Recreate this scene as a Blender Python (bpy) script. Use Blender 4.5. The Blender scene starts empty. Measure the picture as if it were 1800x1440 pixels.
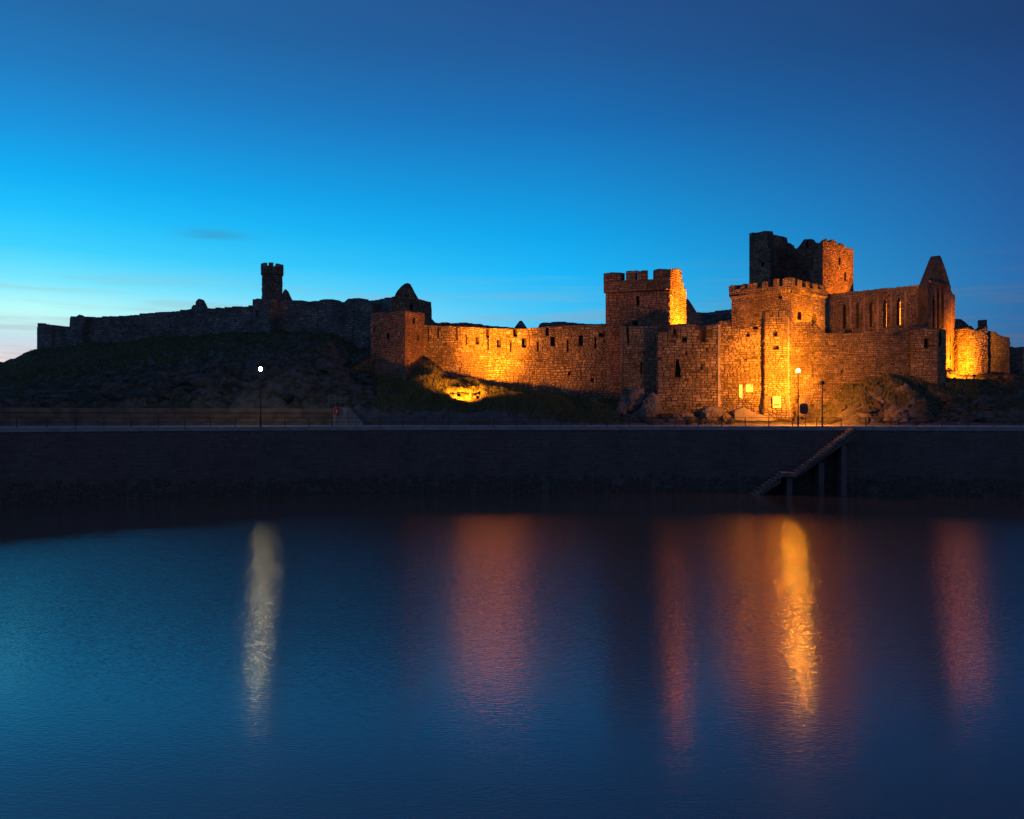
import bpy, bmesh, math, random
from mathutils import Vector, Matrix, noise
import numpy as np

random.seed(7)
SC = bpy.context.scene
COL = SC.collection
R = math.radians

# ------------------------------------------------------------------ camera
F = 1500.0            # focal length in photo pixels (1800 wide)
HOR = 733.0           # horizon row
CH = 9.4              # camera height above the water (z = 0)
cam_d = bpy.data.cameras.new('camera')
cam_d.sensor_width = 36.0
cam_d.lens = 36.0 * F / 1800.0
cam_d.shift_y = (HOR - 720.0) / 1800.0
cam_d.clip_end = 6000
cam = bpy.data.objects.new('camera', cam_d)
cam.location = (0, 0, CH)
cam.rotation_euler = (R(90), 0, 0)
COL.objects.link(cam)
SC.camera = cam

# ------------------------------------------------------------------ sky (blue hour, afterglow low on the left)
def lin(c):
    return tuple(((v / 255.0) / 12.92 if v / 255.0 <= 0.04045 else ((v / 255.0 + 0.055) / 1.055) ** 2.4) for v in c)

world = bpy.data.worlds.new('World')
SC.world = world
world.use_nodes = True
nt = world.node_tree
nt.nodes.clear()
N = lambda t: nt.nodes.new(t)
def wmath(op, a, b=None, c=None):
    n = N('ShaderNodeMath'); n.operation = op
    for i, v in enumerate((a, b, c)):
        if v is None: continue
        if isinstance(v, (int, float)): n.inputs[i].default_value = v
        else: nt.links.new(v, n.inputs[i])
    return n.outputs[0]
tc = N('ShaderNodeTexCoord')
sep = N('ShaderNodeSeparateXYZ'); nt.links.new(tc.outputs['Generated'], sep.inputs[0])
elev = wmath('MULTIPLY', wmath('ARCSINE', sep.outputs['Z']), 180 / math.pi)
azim = wmath('MULTIPLY', wmath('ARCTAN2', sep.outputs['X'], sep.outputs['Y']), 180 / math.pi)
ELMAX = 90.0
def sky_ramp(stops):
    n = N('ShaderNodeValToRGB'); n.color_ramp.interpolation = 'B_SPLINE' if False else 'EASE'
    n.color_ramp.interpolation = 'LINEAR'
    els = n.color_ramp.elements
    while len(els) > 1: els.remove(els[-1])
    for i, (e, c) in enumerate(stops):
        el = els[0] if i == 0 else els.new(min(1, e / ELMAX))
        el.position = min(1, max(0, e / ELMAX)); el.color = lin(c) + (1,)
    f = wmath('DIVIDE', elev, ELMAX)
    nt.links.new(f, n.inputs[0])
    return n.outputs[0]
SKY_L = [(0, (246, 214, 196)), (3.2, (236, 222, 220)), (4.4, (200, 218, 232)), (5.4, (198, 244, 246)), (6.3, (188, 254, 252)), (8.0, (122, 232, 255)),
         (9.8, (66, 212, 255)), (12.0, (34, 193, 254)), (14.0, (20, 174, 245)), (17.0, (28, 145, 219)), (20.0, (34, 122, 191)), (23.5, (36, 104, 166)), (40, (54, 88, 134)), (90, (48, 72, 114))]
SKY_C = [(0, (120, 190, 225)), (5.0, (92, 190, 236)), (7.0, (66, 194, 246)), (9.5, (28, 182, 248)), (12.0, (18, 164, 235)), (15.0, (22, 142, 214)), (19.0, (26, 112, 184)), (23.0, (34, 92, 156)),
         (26.5, (36, 80, 140)), (40, (42, 74, 124)), (90, (48, 72, 114))]
SKY_R = [(0, (58, 98, 142)), (4.0, (50, 104, 158)), (8.0, (43, 103, 169)), (12.0, (37, 91, 158)), (17.0, (34, 76, 138)), (22.0, (30, 62, 112)), (40, (40, 64, 112)), (90, (48, 72, 114))]
SKY_B = [(0, (88, 98, 122)), (10, (80, 96, 132)), (30, (62, 84, 126)), (90, (48, 72, 114))]
rl, rc, rr, rb = (sky_ramp(s) for s in (SKY_L, SKY_C, SKY_R, SKY_B))
def wmix(fac, a, b):
    n = N('ShaderNodeMix'); n.data_type = 'RGBA'
    nt.links.new(fac, n.inputs[0]); nt.links.new(a, n.inputs[6]); nt.links.new(b, n.inputs[7])
    return n.outputs[2]
def wrange(v, a, b, smooth=False):
    n = N('ShaderNodeMapRange'); n.clamp = True
    n.interpolation_type = 'SMOOTHSTEP' if smooth else 'LINEAR'
    nt.links.new(v, n.inputs[0]); n.inputs[1].default_value = a; n.inputs[2].default_value = b
    return n.outputs[0]
aoff = wmath('ABSOLUTE', wmath('ADD', azim, 36.0))        # degrees away from where the sun went down
aoff = wmath('MINIMUM', aoff, wmath('SUBTRACT', 360.0, aoff))
c1 = wmix(wrange(aoff, 7, 39), rl, rc)
c2 = wmix(wrange(aoff, 39, 68), c1, rr)
c3 = wmix(wrange(aoff, 68, 130, True), c2, rb)
# thin streaks of cloud near the horizon
comb = N('ShaderNodeCombineXYZ')
nt.links.new(wmath('MULTIPLY', azim, 0.055), comb.inputs[0])
nt.links.new(wmath('MULTIPLY', elev, 0.9), comb.inputs[1])
no = N('ShaderNodeTexNoise'); no.inputs['Scale'].default_value = 1.3; no.inputs['Detail'].default_value = 6
no.inputs['Roughness'].default_value = 0.55
nt.links.new(comb.outputs[0], no.inputs['Vector'])
cl = wrange(no.outputs[0], 0.48, 0.66, True)
low = wmath('SUBTRACT', 1.0, wrange(elev, 4.0, 11.0, True))
clf = wmath('MULTIPLY', wmath('MULTIPLY', cl, low), 0.75)
# one small dark wisp of cloud higher up
wa = wmath('POWER', wmath('DIVIDE', wmath('ADD', azim, 19.2), 1.9), 2.0); we = wmath('POWER', wmath('DIVIDE', wmath('SUBTRACT', elev, 11.35), 0.36), 2.0)
wisp = wmath('MULTIPLY', wmath('EXPONENT', wmath('MULTIPLY', wmath('ADD', wa, we), -1.0)), wrange(no.outputs[0], 0.36, 0.62, True))

hsv = N('ShaderNodeHueSaturation'); hsv.inputs['Saturation'].default_value = 0.62; hsv.inputs['Value'].default_value = 0.62
nt.links.new(c3, hsv.inputs['Color'])
c4 = wmix(clf, c3, hsv.outputs[0])
hs2 = N('ShaderNodeHueSaturation'); hs2.inputs['Saturation'].default_value = 0.93; hs2.inputs['Value'].default_value = 0.55
nt.links.new(c4, hs2.inputs['Color'])
c4 = wmix(wmath('MULTIPLY', wisp, 0.6), c4, hs2.outputs[0])
bg = N('ShaderNodeBackground'); bg.inputs['Strength'].default_value = 1.0
nt.links.new(c4, bg.inputs[0])
wo = N('ShaderNodeOutputWorld'); nt.links.new(bg.outputs[0], wo.inputs[0])

# ------------------------------------------------------------------ exposure and render settings
vs = SC.view_settings
vs.view_transform = 'Standard'; vs.look = 'None'; vs.exposure = 0.0; vs.gamma = 1.0; vs.use_curve_mapping = False
SC.render.engine = 'CYCLES'
SC.cycles.use_denoising = True
SC.cycles.max_bounces = 5
SC.cycles.diffuse_bounces = 3
SC.cycles.glossy_bounces = 3
SC.cycles.sample_clamp_indirect = 6.0
SC.cycles.caustics_reflective = False
SC.cycles.caustics_refractive = False

# ------------------------------------------------------------------ geometry helpers
def X(px, Y): return (px - 900.0) / F * Y
def Z(py, Y): return CH + (HOR - py) / F * Y
def P(px, py, Y): return Vector((X(px, Y), Y, Z(py, Y)))

MATS = {}
def nodes_of(name):
    m = bpy.data.materials.new(name); m.use_nodes = True
    t = m.node_tree; b = t.nodes['Principled BSDF']
    MATS[name] = m
    return m, t, b
def simple(name, col, rough=0.7, metal=0.0, emit=None, strength=0, noise_amt=0.0, nscale=3.0, bump=0.0):
    m, t, b = nodes_of(name)
    b.inputs['Base Color'].default_value = tuple(col) + (1,)
    b.inputs['Roughness'].default_value = rough
    b.inputs['Metallic'].default_value = metal
    if emit:
        b.inputs['Emission Color'].default_value = tuple(emit) + (1,)
        b.inputs['Emission Strength'].default_value = strength
    if noise_amt or bump:
        c = t.nodes.new('ShaderNodeTexCoord')
        n = t.nodes.new('ShaderNodeTexNoise'); n.inputs['Scale'].default_value = nscale; n.inputs['Detail'].default_value = 6
        t.links.new(c.outputs['Object'], n.inputs['Vector'])
        if noise_amt:
            r = t.nodes.new('ShaderNodeValToRGB')
            r.color_ramp.elements[0].color = tuple(v * (1 - noise_amt) for v in col) + (1,)
            r.color_ramp.elements[1].color = tuple(min(1, v * (1 + noise_amt)) for v in col) + (1,)
            r.color_ramp.elements[0].position = 0.3; r.color_ramp.elements[1].position = 0.7
            t.links.new(n.outputs[0], r.inputs[0]); t.links.new(r.outputs[0], b.inputs['Base Color'])
        if bump:
            bp = t.nodes.new('ShaderNodeBump'); bp.inputs['Strength'].default_value = bump; bp.inputs['Distance'].default_value = 0.1
            t.links.new(n.outputs[0], bp.inputs['Height']); t.links.new(bp.outputs[0], b.inputs['Normal'])
    return m

def stone_mat(name, cols, bump=0.5, rough=0.85, stain=.5):
    """masonry stone: each stone its own tint, with grain and pitting"""
    m, t, b = nodes_of(name)
    L = t.links.new
    geo = t.nodes.new('ShaderNodeNewGeometry'); oi = t.nodes.new('ShaderNodeObjectInfo')
    add = t.nodes.new('ShaderNodeMath'); add.operation = 'ADD'
    L(geo.outputs['Random Per Island'], add.inputs[0]); L(oi.outputs['Random'], add.inputs[1])
    fr = t.nodes.new('ShaderNodeMath'); fr.operation = 'FRACT'; L(add.outputs[0], fr.inputs[0])
    r = t.nodes.new('ShaderNodeValToRGB')
    els = r.color_ramp.elements
    for i, c in enumerate(cols):
        p = i / (len(cols) - 1)
        e = els[0] if i == 0 else (els[-1] if i == len(cols) - 1 else els.new(p))
        if i == 0: e.position = 0
        e.color = tuple(c) + (1,)
    L(fr.outputs[0], r.inputs[0])
    n = t.nodes.new('ShaderNodeTexNoise'); n.inputs['Scale'].default_value = 0.28; n.inputs['Detail'].default_value = 9; n.inputs['Roughness'].default_value = 0.72
    L(geo.outputs['Position'], n.inputs['Vector'])
    mr = t.nodes.new('ShaderNodeMapRange'); L(n.outputs[0], mr.inputs[0])
    mr.inputs[1].default_value = 0.33; mr.inputs[2].default_value = 0.68; mr.inputs[3].default_value = 1 - stain; mr.inputs[4].default_value = 1 + stain
    mx = t.nodes.new('ShaderNodeMix'); mx.data_type = 'RGBA'; mx.blend_type = 'MULTIPLY'; mx.inputs[0].default_value = 1
    L(r.outputs[0], mx.inputs[6]); L(mr.outputs[0], mx.inputs[7]); L(mx.outputs[2], b.inputs['Base Color'])
    n2 = t.nodes.new('ShaderNodeTexNoise'); n2.inputs['Scale'].default_value = 5.0; n2.inputs['Detail'].default_value = 5
    L(geo.outputs['Position'], n2.inputs['Vector'])
    bp = t.nodes.new('ShaderNodeBump'); bp.inputs['Strength'].default_value = bump; bp.inputs['Distance'].default_value = 0.12
    L(n2.outputs[0], bp.inputs['Height']); L(bp.outputs[0], b.inputs['Normal'])
    b.inputs['Roughness'].default_value = rough
    b.inputs['Specular IOR Level'].default_value = 0.2
    return m

stone_mat('grey_stone', [(0.19, 0.145, 0.095), (0.34, 0.255, 0.16), (0.27, 0.195, 0.125), (0.44, 0.335, 0.21), (0.23, 0.175, 0.12)])
stone_mat('red_stone', [(0.27, 0.155, 0.10), (0.36, 0.22, 0.14), (0.21, 0.12, 0.08), (0.41, 0.255, 0.165), (0.29, 0.18, 0.12)])
stone_mat('slate_stone', [(0.15, 0.14, 0.13), (0.27, 0.25, 0.23), (0.19, 0.175, 0.165), (0.33, 0.30, 0.27)])
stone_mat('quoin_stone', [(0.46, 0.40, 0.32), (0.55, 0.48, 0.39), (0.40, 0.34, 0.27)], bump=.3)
stone_mat('quay_stone', [(0.118, 0.103, 0.097), (0.13, 0.115, 0.108), (0.122, 0.107, 0.10), (0.136, 0.12, 0.112)], bump=0.15, stain=.3)
simple('mortar', (0.075, 0.056, 0.038), 0.95, noise_amt=0.35, nscale=1.5)
simple('mortar_dark', (0.075, 0.068, 0.064), 0.95, noise_amt=0.35, nscale=1.5)
simple('mortar_quay', (0.118, 0.103, 0.097), 0.95, noise_amt=0.3, nscale=1.5)
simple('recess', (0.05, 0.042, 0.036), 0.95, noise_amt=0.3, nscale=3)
simple('weed', (0.075, 0.066, 0.054), 0.8, noise_amt=0.5, nscale=4, bump=0.6)
simple('concrete', (0.30, 0.285, 0.275), 0.85, noise_amt=0.25, nscale=0.8, bump=0.15)
simple('coping', (0.28, 0.28, 0.285), 0.8, noise_amt=0.25, nscale=0.9, bump=0.15)
simple('stair_concrete', (0.17, 0.145, 0.14), 0.9, noise_amt=0.4, nscale=1.2, bump=0.2)
simple('brown_concrete', (0.19, 0.13, 0.10), 0.9, noise_amt=0.4, nscale=0.7, bump=0.3)
simple('black_metal', (0.02, 0.021, 0.023), 0.5, noise_amt=0.2)
simple('grey_metal', (0.12, 0.125, 0.13), 0.5, 0.4, noise_amt=0.2)
simple('pale_rail', (0.20, 0.20, 0.19), 0.6, noise_amt=0.2)
simple('white_paint', (0.75, 0.75, 0.72), 0.5, noise_amt=0.06)
simple('board_face', (0.80, 0.79, 0.72), 0.5, noise_amt=0.05)
simple('board_panel', (0.16, 0.12, 0.10), 0.5, noise_amt=0.1)
simple('red_plastic', (0.55, 0.03, 0.03), 0.4, noise_amt=0.1)
simple('sign_back', (0.055, 0.04, 0.05), 0.5, noise_amt=0.1)
simple('door_wood', (0.03, 0.022, 0.018), 0.8, noise_amt=0.4, nscale=6)
simple('lamp_white', (0.8, 0.8, 0.7), 0.3, emit=(1.0, 0.82, 0.36), strength=190)
simple('lamp_sodium', (0.8, 0.7, 0.4), 0.3, emit=(1.0, 0.33, 0.010), strength=1050)
simple('flood_lens', (0.8, 0.6, 0.3), 0.3, emit=(1.0, 0.5, 0.06), strength=60)

def finish(me, mat, smooth=False):
    me.materials.append(MATS[mat])
    if smooth:
        me.polygons.foreach_set('use_smooth', [True] * len(me.polygons))
def link(name, me, parent=None):
    o = bpy.data.objects.new(name, me); COL.objects.link(o)
    if parent is not None: o.parent = parent
    return o
class MB:
    """collects faces in world space; build() links them as one mesh object"""
    def __init__(s): s.v = []; s.f = []
    def hexa(s, p, skip=()):
        """p: 8 points, front quad 0-3 (ccw from outside), back quad 4-7 in the same order"""
        b = len(s.v); s.v += [tuple(q) for q in p]
        for i, f in enumerate(((0, 1, 2, 3), (7, 6, 5, 4), (0, 4, 5, 1), (1, 5, 6, 2), (2, 6, 7, 3), (3, 7, 4, 0))):
            if i not in skip: s.f.append(tuple(b + k for k in f))
    def box(s, c, size, rz=0.0):
        cx, cy, cz = c; hx, hy, hz = size[0] / 2, size[1] / 2, size[2] / 2
        ca, sa = math.cos(rz), math.sin(rz)
        pts = []
        for (a, b_, d) in ((-1, -1, -1), (1, -1, -1), (1, -1, 1), (-1, -1, 1), (-1, 1, -1), (1, 1, -1), (1, 1, 1), (-1, 1, 1)):
            x, y = a * hx, b_ * hy
            pts.append((cx + x * ca - y * sa, cy + x * sa + y * ca, cz + d * hz))
        s.hexa(pts)
    def tube(s, a, b, r0, r1=None, n=8, cap=True):
        a = Vector(a); b = Vector(b); r1 = r0 if r1 is None else r1
        d = (b - a).normalized(); u = d.orthogonal().normalized(); w = d.cross(u)
        k = len(s.v)
        for c, r in ((a, r0), (b, r1)):
            for i in range(n):
                t = 2 * math.pi * i / n
                s.v.append(tuple(c + (u * math.cos(t) + w * math.sin(t)) * r))
        for i in range(n):
            j = (i + 1) % n
            s.f.append((k + i, k + j, k + n + j, k + n + i))
        if cap:
            s.f.append(tuple(k + i for i in reversed(range(n)))); s.f.append(tuple(k + n + i for i in range(n)))
    def lathe(s, c, prof, n=16):
        k = len(s.v)
        for r, z in prof:
            for i in range(n):
                t = 2 * math.pi * i / n
                s.v.append((c[0] + r * math.cos(t), c[1] + r * math.sin(t), c[2] + z))
        for j in range(len(prof) - 1):
            for i in range(n):
                i2 = (i + 1) % n
                s.f.append((k + j * n + i, k + j * n + i2, k + (j + 1) * n + i2, k + (j + 1) * n + i))
    def build(s, name, mat, parent=None, smooth=False, origin=None):
        o0 = Vector(origin) if origin is not None else (parent.location.copy() if parent is not None else Vector((0, 0, 0)))
        me = bpy.data.meshes.new(name)
        me.from_pydata([tuple(Vector(v) - o0) for v in s.v], [], s.f)
        me.update(); finish(me, mat, smooth)
        o = link(name, me, parent)
        if parent is None: o.location = o0
        return o

def thing(name, label, cat, loc, group=None):
    o = bpy.data.objects.new(name, None); COL.objects.link(o)
    o.location = loc; o.empty_display_size = 0.3
    o['label'] = label; o['category'] = cat
    if group: o['group'] = group
    return o
def tag(o, label, cat, group=None):
    o['label'] = label; o['category'] = cat
    if group: o['group'] = group
    return o
def struct(o): o['kind'] = 'structure'; return o
def stuff(o): o['kind'] = 'stuff'; return o

# ------------------------------------------------------------------ masonry engine
class Path:
    """plan line of a wall, run so that its outer face is on the right-hand side (left to right as seen from the harbour)"""
    def __init__(s, pts, closed=False):
        s.p = [Vector((a, b)) for a, b in pts]
        if closed: s.p.append(s.p[0].copy())
        s.closed = closed
        s.us = [0.0]
        for a, b in zip(s.p, s.p[1:]): s.us.append(s.us[-1] + (b - a).length)
        s.n = []
        for a, b in zip(s.p, s.p[1:]):
            d = (b - a).normalized(); s.n.append(Vector((d.y, -d.x)))
        s.m = []
        k = len(s.p)
        for i in range(k):
            n1 = s.n[i - 1] if i > 0 else (s.n[-1] if closed else s.n[0])
            n2 = s.n[i] if i < k - 1 else (s.n[0] if closed else s.n[-1])
            s.m.append((n1 + n2) / max(0.35, 1 + n1.dot(n2)))
        s.front = [nn.dot(-(a + b) / 2) > 0 for nn, a, b in zip(s.n, s.p, s.p[1:])]
        s.bat = None
    @property
    def L(s): return s.us[-1]
    def seg(s, u):
        for i in range(len(s.n)):
            if u <= s.us[i + 1] + 1e-9: return i
        return len(s.n) - 1
    def pos(s, u, d, z, i=None):
        if i is None: i = s.seg(u)
        t = (u - s.us[i]) / max(1e-9, s.us[i + 1] - s.us[i])
        if s.bat and d > -0.5:
            d = d + s.bat[1] * max(0.0, s.bat[0] - z)
        q = (s.p[i] + s.m[i] * d).lerp(s.p[i + 1] + s.m[i + 1] * d, t)
        return (q.x, q.y, z)
    def at(s, px):
        """u and depth where the line of sight through photo column px meets the wall"""
        k = (px - 900.0) / F; best = None; near = None
        for i in range(len(s.n)):
            if not s.front[i]: continue
            a = s.p[i]; d = s.p[i + 1] - a
            den = d.x - k * d.y
            if abs(den) < 1e-9: continue
            t = -(a.x - k * a.y) / den
            tc_ = min(1, max(0, t)); y = a.y + tc_ * d.y
            u = s.us[i] + tc_ * d.length
            if -1e-6 <= t <= 1 + 1e-6:
                if best is None or y < best[1]: best = (u, y)
            e = abs(t - tc_) * d.length
            if near is None or e < near[0]: near = (e, u, y)
        return best if best else (near[1], near[2])
    def uz(s, px, py):
        u, y = s.at(px)
        return (u, Z(py, y))

class Prof:
    def __init__(s, pts): s.pts = pts
    def val(s, u, side=0):
        p = s.pts
        if u <= p[0][0]: return p[0][1]
        if u >= p[-1][0]: return p[-1][1]
        for (u0, z0), (u1, z1) in zip(p, p[1:]):
            if u1 - u0 < 1e-6: continue
            if u0 - 1e-7 <= u <= u1 + 1e-7:
                if side > 0 and abs(u - u1) < 1e-6: continue
                return z0 + (z1 - z0) * (u - u0) / (u1 - u0)
        return p[-1][1]

def ragged(pts, step=5, amp=1.6, rs=None):
    """break a straight ruined wall top into uneven stones (photo pixels)"""
    rs = rs or random
    out = []
    for (x0, y0), (x1, y1) in zip(pts, pts[1:]):
        out.append((x0, y0))
        if x1 - x0 > step * 1.5:
            n = int((x1 - x0) / step)
            y = y0
            for i in range(1, n):
                t = (i + rs.uniform(-.35, .35)) / n
                xx = x0 + (x1 - x0) * t
                base = y0 + (y1 - y0) * t
                out.append((xx, y)); y = base + rs.uniform(-amp, amp); out.append((xx + 0.01, y))
    out.append(pts[-1])
    return out

STONE_VARIANTS = []
def stone_variants(mat):
    key = mat
    for k, v in STONE_VARIANTS:
        if k == key: return v
    rs = random.Random(3); res = []
    for i in range(12):
        j = lambda a: rs.uniform(-a, a)
        ix, iz = rs.uniform(.05, .11), rs.uniform(.06, .13)
        m = MB()
        back = [(-.5, 0, -.5), (.5, 0, -.5), (.5, 0, .5), (-.5, 0, .5)]
        fr = [(-.5 + ix + j(.04), -1 + j(.3), -.5 + iz + j(.05)), (.5 - ix + j(.04), -1 + j(.3), -.5 + iz + j(.05)),
              (.5 - ix + j(.04), -1 + j(.3), .5 - iz + j(.05)), (-.5 + ix + j(.04), -1 + j(.3), .5 - iz + j(.05))]
        m.hexa(fr + back)
        me = bpy.data.meshes.new('stone'); me.from_pydata(m.v, [], m.f); me.update(); finish(me, mat); res.append(me)
    STONE_VARIANTS.append((key, res))
    return res

def rect_px(px, y0, y1, w, kind='rect', fill=0.7):
    return dict(px=px, y0=y0, y1=y1, w=w, kind=kind, fill=fill)

def wall(parent, path, top, bot, t=1.4, openings=(), merlons=(), mat='grey_stone', mortar='mortar', ch=(.28, .46), cw=(.35, .85),
         proud=(.03, .09), single=0, doff=0.0, name='wall', stones=True, px_top=True, seed=1, wave=.10, merlon_t=None, part_of=None, win_name='window', joint=.05):
    rs = random.Random(seed)
    tp = Prof(sorted([path.uz(*q) for q in top], key=lambda q: q[0]) if px_top else top)
    bp = Prof(bot if isinstance(bot, list) else [(0, bot), (path.L, bot)])
    ops = []
    for o in openings:
        u, y = path.at(o['px']); z1 = Z(o['y0'], y); z0 = Z(o['y1'], y)
        uL = path.at(o['px'] - o['w'] / 2)[0]; uR = path.at(o['px'] + o['w'] / 2)[0]
        k = o['kind']
        if k == 'rect': hi = [(uL, z1), (uR, z1)]
        elif k == 'arch' or k == 'lancet':
            hw = (uR - uL) / 2; rise = min((z1 - z0) * .6, hw * (1.0 if k == 'arch' else 2.0)); hi = []
            for i in range(7):
                a = -1 + 2 * i / 6
                hi.append((u + a * hw, z1 - rise * (1 - math.sqrt(max(0, 1 - a * a))) if k == 'arch' else z1 - rise * abs(a) ** 1.5))
        elif k == 'taper':
            hi = [(uL, z0 + .05), (u - (uR - uL) * .25, z1 - (z1 - z0) * .12), (u, z1), (u + (uR - uL) * .22, z1 - (z1 - z0) * .2), (uR, z0 + .05)]
        elif k == 'diamond':
            zm = (z0 + z1) / 2; hi = [(uL, zm), (u, z1), (uR, zm)]
        lo = [(uL, z0), (uR, z0)] if k != 'diamond' else [(uL, (z0 + z1) / 2), (u, z0), (uR, (z0 + z1) / 2)]
        ops.append(dict(a=uL, b=uR, hi=Prof(hi), lo=Prof(lo), fill=o['fill'], z0=z0, z1=z1, us=[q[0] for q in hi + lo]))
    # core with the openings left out
    us = set(path.us) | {q[0] for q in tp.pts} | {q[0] for q in bp.pts}
    for o in ops: us |= set(o['us'])
    u_lo = max(0.0, tp.pts[0][0] if px_top else tp.pts[0][0]); u_hi = min(path.L, path.L)
    us = sorted(u for u in us if -1e-6 <= u <= path.L + 1e-6)
    us = [u for i, u in enumerate(us) if i == 0 or u - us[i - 1] > 1e-5]
    core = MB(); eps = 1e-6
    for ua, ub in zip(us, us[1:]):
        if ub - ua < 1e-4: continue
        i = path.seg((ua + ub) / 2); um = (ua + ub) / 2
        tl, tr = tp.val(ua + 1e-5, 1), tp.val(ub - 1e-5)
        bl, br = bp.val(ua + 1e-5, 1), bp.val(ub - 1e-5)
        spans = []; cl_, cr_ = bl, br
        cover = sorted((o for o in ops if o['a'] - eps <= um <= o['b'] + eps), key=lambda o: o['z0'])
        for o in cover:
            l0, r0 = o['lo'].val(ua), o['lo'].val(ub); l1, r1 = o['hi'].val(ua), o['hi'].val(ub)
            spans.append((cl_, cr_, min(l0, tl), min(r0, tr))); cl_, cr_ = l1, r1
        spans.append((cl_, cr_, tl, tr))
        for (zl, zr, wl, wr) in spans:
            if wl - zl < .01 and wr - zr < .01: continue
            wl, wr = max(wl, zl + .001), max(wr, zr + .001)
            zs = [0, 1]
            if path.bat and path.bat[0] > zl: zs = [0, min(.98, max(.02, (path.bat[0] - zl) / (wl - zl))), 1]
            for f0, f1 in zip(zs, zs[1:]):
                a0, a1 = zl + (wl - zl) * f0, zl + (wl - zl) * f1; b0, b1 = zr + (wr - zr) * f0, zr + (wr - zr) * f1
                core.hexa([path.pos(ua, doff, a0, i), path.pos(ub, doff, b0, i), path.pos(ub, doff, b1, i), path.pos(ua, doff, a1, i),
                           path.pos(ua, -t, a0, i), path.pos(ub, -t, b0, i), path.pos(ub, -t, b1, i), path.pos(ua, -t, a1, i)])
    core.build(name, mortar, parent)
    # recessed backs of the windows
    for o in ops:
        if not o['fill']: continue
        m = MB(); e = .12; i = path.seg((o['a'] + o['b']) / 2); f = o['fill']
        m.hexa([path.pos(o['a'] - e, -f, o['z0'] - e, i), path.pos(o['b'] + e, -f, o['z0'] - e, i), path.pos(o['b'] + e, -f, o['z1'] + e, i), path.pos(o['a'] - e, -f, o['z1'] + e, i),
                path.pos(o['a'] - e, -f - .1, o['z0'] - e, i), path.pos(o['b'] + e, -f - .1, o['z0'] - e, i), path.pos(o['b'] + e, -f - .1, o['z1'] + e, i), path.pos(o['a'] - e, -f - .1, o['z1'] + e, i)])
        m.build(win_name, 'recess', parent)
    def lay(u0, u1, zlo, zhi, topf, out):
        """courses of stones over one face"""
        zones = []
        z = zlo
        while z < zhi:
            zh = rs.uniform(2.2, 3.6) * ch[1]; uu_ = u0 - rs.uniform(0, 2)
            while uu_ < u1:
                zw = rs.uniform(2.5, 6.0) * cw[1]; a_, b_ = max(uu_, u0), min(uu_ + zw, u1); uu_ += zw
                if b_ - a_ > .05: zones.append((a_, b_, z, min(z + zh, zhi + .3)))
            z += zh
        for (za_, zb_, zz0, zz1) in zones:
            hs = []; tot = 0
            while tot < zz1 - zz0: q = rs.uniform(*ch); hs.append(q); tot += q
            kk = (zz1 - zz0) / tot; z = zz0
            for h in [q * kk for q in hs]:
                course(za_, zb_, z, h, topf, out); z += h
    def course(u0, u1, z, h, topf, out):
            u = u0
            while u < u1 - .02:
                w = rs.uniform(*cw); w *= (1.3 if rs.random() < .15 else 1)
                if u1 - u - w < cw[0] * .6: w = u1 - u
                a, b = u, min(u + w, u1); u += w
                if b - a < .1: continue
                pieces = [(z, z + h)]
                if h > .34 and rs.random() < .35:
                    k = rs.uniform(.35, .65); pieces = [(z, z + h * k), (z + h * k, z + h)]
                for (za, zb) in pieces:
                    um = (a + b) / 2
                    wv = wave * noise.noise((um * .25, z * .3, seed * 3.1))
                    za2, zb2 = za + wv, zb + wv
                    tt = min(topf(a + .02), topf(b - .02), topf(um))
                    if zb2 > tt: zb2 = tt
                    bb = max(bp.val(a), bp.val(b)) - .3
                    if zb2 - za2 < .12 or zb2 < bb: continue
                    aa, b2 = a, b; ok = True
                    for o in ops:
                        if za2 < o['z1'] - .03 and zb2 > o['z0'] + .03 and aa < o['b'] and b2 > o['a']:
                            zc = min(max((za2 + zb2) / 2, o['z0'] + .01), o['z1'] - .01)
                            oa, ob = o['a'], o['b']
                            for q in range(9):
                                uu = o['a'] + (o['b'] - o['a']) * q / 16
                                if o['hi'].val(uu) > zc > o['lo'].val(uu): oa = uu; break
                            for q in range(9):
                                uu = o['b'] - (o['b'] - o['a']) * q / 16
                                if o['hi'].val(uu) > zc > o['lo'].val(uu): ob = uu; break
                            if aa < oa and oa - aa >= b2 - ob: b2 = min(b2, oa)
                            elif b2 > ob: aa = max(aa, ob)
                            else: ok = False
                    if not ok or b2 - aa < .1: continue
                    if rs.random() < .012: continue
                    jj = joint * rs.uniform(.4, 1.9)
                    out.append((aa + jj / 2, b2 - jj / 2, za2 + jj / 2, zb2 - jj / 2, rs.uniform(*proud) * (1.7 if rs.random() < .12 else 1)))
    def emit(st, m):
        a, b, za, zb, d = st
        i = path.seg((a + b) / 2); j = lambda k: rs.uniform(-k, k)
        ix, iz = min(.07, (b - a) * .13), min(.07, (zb - za) * .16)
        q = min(.085, (zb - za) * .19)
        def pp(u, dd, z):
            uu = min(max(u, path.us[i]), path.us[i + 1]); x_, y_, z_ = path.pos(uu, doff + dd, z, i); return (x_, y_, z_)
        p0 = [pp(a + ix + j(q), d * rs.uniform(.6, 1.2), za + iz + j(q)), pp(b - ix + j(q), d * rs.uniform(.6, 1.2), za + iz + j(q)),
              pp(b - ix + j(q), d * rs.uniform(.6, 1.2), zb - iz + j(q)), pp(a + ix + j(q), d * rs.uniform(.6, 1.2), zb - iz + j(q))]
        p1 = [pp(a, -.02, za), pp(b, -.02, za), pp(b, -.02, zb), pp(a, -.02, zb)]
        m.hexa(p0 + p1, skip=(1,))
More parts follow.
